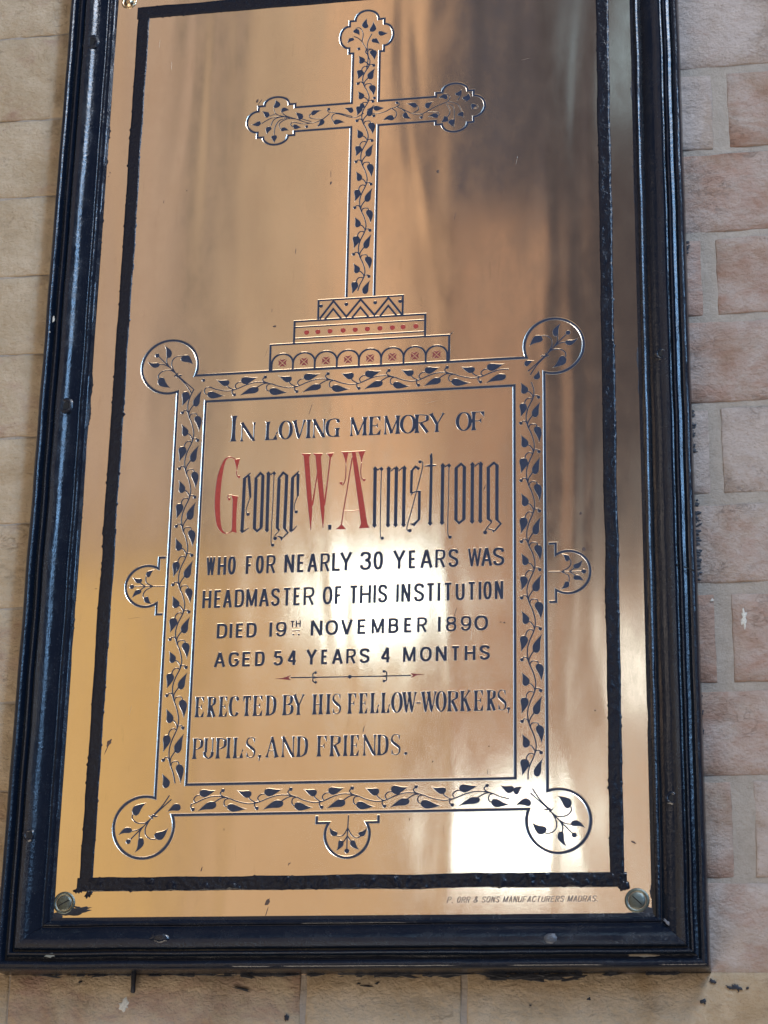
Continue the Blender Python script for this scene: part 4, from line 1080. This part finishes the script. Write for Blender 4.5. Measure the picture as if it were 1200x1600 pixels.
# ---------------------------------------------------------------- thick black painted line round the sheet
def band(name, x0, y0, x1, y1, w, seed, lump):
    "hand painted strip with ragged edges, from (x0,y0) to (x1,y1), width w"
    L = math.hypot(x1-x0, y1-y0); ux, uy = (x1-x0)/L, (y1-y0)/L; n = int(L/1.1); nc = 12
    V, F = [], []
    for i in range(n+1):
        s = L*i/n
        ragL = nz(s, seed, .02, 1)*1.0+nz(s, seed, .09, 2)*.25+max(0, nz(s, seed, .3, 3)-.35)*3.0
        ragR = nz(s, seed, .02, 5)*1.0+nz(s, seed, .09, 6)*.3+max(0, nz(s, seed, .3, 7)-.35)*3.0
        for j in range(nc+1):
            f = j/nc; c = -w/2-ragL+(w+ragL+ragR)*f
            h = .05+.5*min(1, 4*f*(1-f)*2.2)**.6
            if j in (0, nc): h = -.05
            else: h += lump*(max(0, nz(s+c*.3, c, .16, seed))*1.5+nz(s, c, .42, seed+2)*.45)+.04*nz(s, c, .7, seed)
            V.append((x0+ux*s-uy*c, y0+uy*s+ux*c, max(h, .04) if j not in (0, nc) else h))
    for i in range(n):
        for j in range(nc):
            a = i*(nc+1)+j; F.append((a, a+nc+1, a+nc+2, a+1))
    return mesh(name, V, F, BAND, sheet, smooth=True)
band('paint_band', -215.0, -250.6, -214.6, 571.4, 11.6, 1.3, .08)
band('paint_band', 214.6, -250.6, 215.8, 571.4, 11.4, 4.1, .3)
band('paint_band', -222.5, -250.6, 222.0, -250.8, 11.6, 7.7, .95)
band('paint_band', -221.0, 570.0, 221.0, 570.4, 13.5, 9.4, .08)
blob('paint_drip', *at(122, 1391), 4.2, 3.0, 0, BAND, sheet, .7, .7); blob('paint_drip', *at(139, 1396), 3.0, 3.4, 0, BAND, sheet, .8, .7)
blob('paint_drip', *at(974, 1384), 4.0, 4.4, 0, BAND, sheet, .6, .9)
# ragged fringe of frame paint on the brass
def fringe(x0, y0, x1, y1, nx_, ny_, w, seed):
    L = math.hypot(x1-x0, y1-y0); ux, uy = (x1-x0)/L, (y1-y0)/L; n = int(L/.8); V, F = [], []
    for i in range(n+1):
        s = L*i/n
        k = w*(.55+nz(s, seed, .012, 1)*1.0+nz(s, seed, .06, 2)*.45)+max(0, nz(s, seed, .5, 3))*w*.5
        k = max(.15, k)
        x, y = x0+ux*s, y0+uy*s
        V += [(x-nx_*4, y-ny_*4, .12), (x+nx_*k, y+ny_*k, .12)]
    for i in range(n):
        a = 2*i; F.append((a, a+2, a+3, a+1))
    return mesh('paint_fringe', V, F, SMEAR, sheet)
fringe(-IX, IY0, -IX, IY1, 1, 0, 3.6, 1.1); fringe(IX, IY0, IX, IY1, -1, 0, 3.4, 6.2); fringe(-IX, IY0, IX, IY0, 0, 1, 1.6, 11.3)

# ---------------------------------------------------------------- screws
def screw(px, py, r, m, dome, ang, lab):
    X, Y = at(px, py); n = 28
    prof = [(1.34, .05), (1.24, .6), (1.12, .8), (1.0, .35), (.94, -.1), (.9, .5), (.84, .8), (.7, .8+dome*.45), (.45, .8+dome*.8), (.2, .8+dome*.96), (.02, .8+dome)]
    V, F = [], []
    for f, h in prof:
        for i in range(n):
            t = 2*math.pi*i/n; V.append((X+r*f*math.cos(t), Y+r*f*math.sin(t), h))
    for q in range(len(prof)-1):
        for i in range(n): i2 = (i+1) % n; F.append((q*n+i, q*n+i2, (q+1)*n+i2, (q+1)*n+i))
    F.append(tuple((len(prof)-1)*n+i for i in range(n)))
    s = mesh('screw', V, F, m, plaque, smooth=True); s['label'] = lab
    c, q = math.cos(ang), math.sin(ang); V = []
    for z in (.75+dome*.9, 1.12+dome):
        for a, b in ((-.66, -.06), (.66, -.06), (.66, .06), (-.66, .06)):
            zz_ = z-(abs(a) > .5)*dome*.30
            V.append((X+r*(a*c-b*q), Y+r*(a*q+b*c), zz_))
    mesh('screw_slot', V, [(4, 5, 6, 7), (0, 1, 5, 4), (1, 2, 6, 5), (2, 3, 7, 6), (3, 0, 4, 7)], DARK, s)
screw(100.5, 1411, 6.9, SCREW, .5, .5, 'flat greenish screw at the lower left corner')
screw(995.5, 1407, 7.2, SCREW, .5, -.75, 'flat greenish screw at the lower right corner')
screw(202, 3, 5.6, SHINY, 2.6, .4, 'shiny domed screw at the upper left corner')
screw(1*0+at(0, 0)[0]*0+970, -62, 5.6, SHINY, 2.6, 1.1, 'shiny domed screw at the upper right corner')
# smears of old paint round the lower screws, specks and scratches on the brass
for px, py, rx, ry, rot in ((118, 1425, 12, 2.6, .15), (88, 1432, 5, 3, 0), (122, 1418, 4.5, .7, -.2), (1012, 1422, 5, 3, 0), (1020, 1392, 2.2, 6, 0), (1008, 1428, 12, 1.6, 0)):
    a = at(px, py); blob('paint_smear', a[0], a[1], rx, ry, .1, SMEAR, sheet, .7, .25, 26, rot)
for px, py, rx, ry, rot in ((517, 286, 1.5, .9, 1.5), (517, 272, 3.2, .25, 1.6), (170, 1161, 3.6, 1.6, 1.1), (166, 1172, 4.0, .35, 1.2), (418, 1410, 3.2, 1.5, 1.1), (417, 1424, 4.5, .3, 1.3), (315, 1358, 2.2, .5, 1.3), (485, 640, 6, .25, 1.3),
                            (912, 858, 1.8, 1.4, .8), (908, 866, 2.6, .25, 1.2), (907, 802, 1.0, 1.2, 0), (684, 268, 1.3, 1.6, 0), (429, 510, 1.6, 1.1, 0), (788, 973, .8, .7, 0), (782, 972, 1.0, .4, 0), (711, 338, 3.6, .2, 1.4), (406, 160, 4, .4, 1.0), (402, 158, 2, 1, 1.2),
                            (462, 392, 3.0, .3, 1.5), (757, 762, 3.2, .3, 1.2), (425, 485, 2, .2, 1.5), (764, 1166, .7, .5, 0), (676, 1190, .8, .6, 0), (568, 1140, 3.4, .3, 1.4), (640, 955, 5, .25, 1.4), (711, 958, 5, .3, 1.3), (762, 1206, 2, .3, 1.6), (640, 1280, 1.2, .3, 1.5), (990, 1316, 2, .6, -.5),
                            (930, 1110, .8, .6, 0), (200, 916, 1.2, .3, 1.0), (150, 920, 1.2, .25, 0), (172, 270, .6, .6, 0), (170, 276, .4, .5, 0), (256, 315, 1.8, .25, 1.4), (292, 298, .5, .5, 0), (410, 1372, .8, .6, 0), (451, 1350, 1.4, .3, 1.3), (350, 1296, 1.2, .2, 1.6), (453, 1349, 1, .3, 1)):
    a = at(px, py); blob('tarnish_mark', a[0], a[1], rx, ry, .02, SMUDGE, sheet, .5, .06, 14, rot)
for i in range(26):      # polishing scratches
    px, py = rnd.uniform(150, 950), rnd.uniform(40, 1360); a = at(px, py)
    if abs(a[0]) < 138 and -172 < a[1] < 172 and rnd.random() < .6: continue
    blob('scratch', a[0], a[1], rnd.uniform(1.5, 6), .09, .02, CUT if i % 3 else SMUDGE, sheet, .3, .03, 10, rnd.choice([1.45, 1.6, 1.3, .2])+rnd.uniform(-.1, .1))
print('script', round(time.time()-T0, 1), 's')
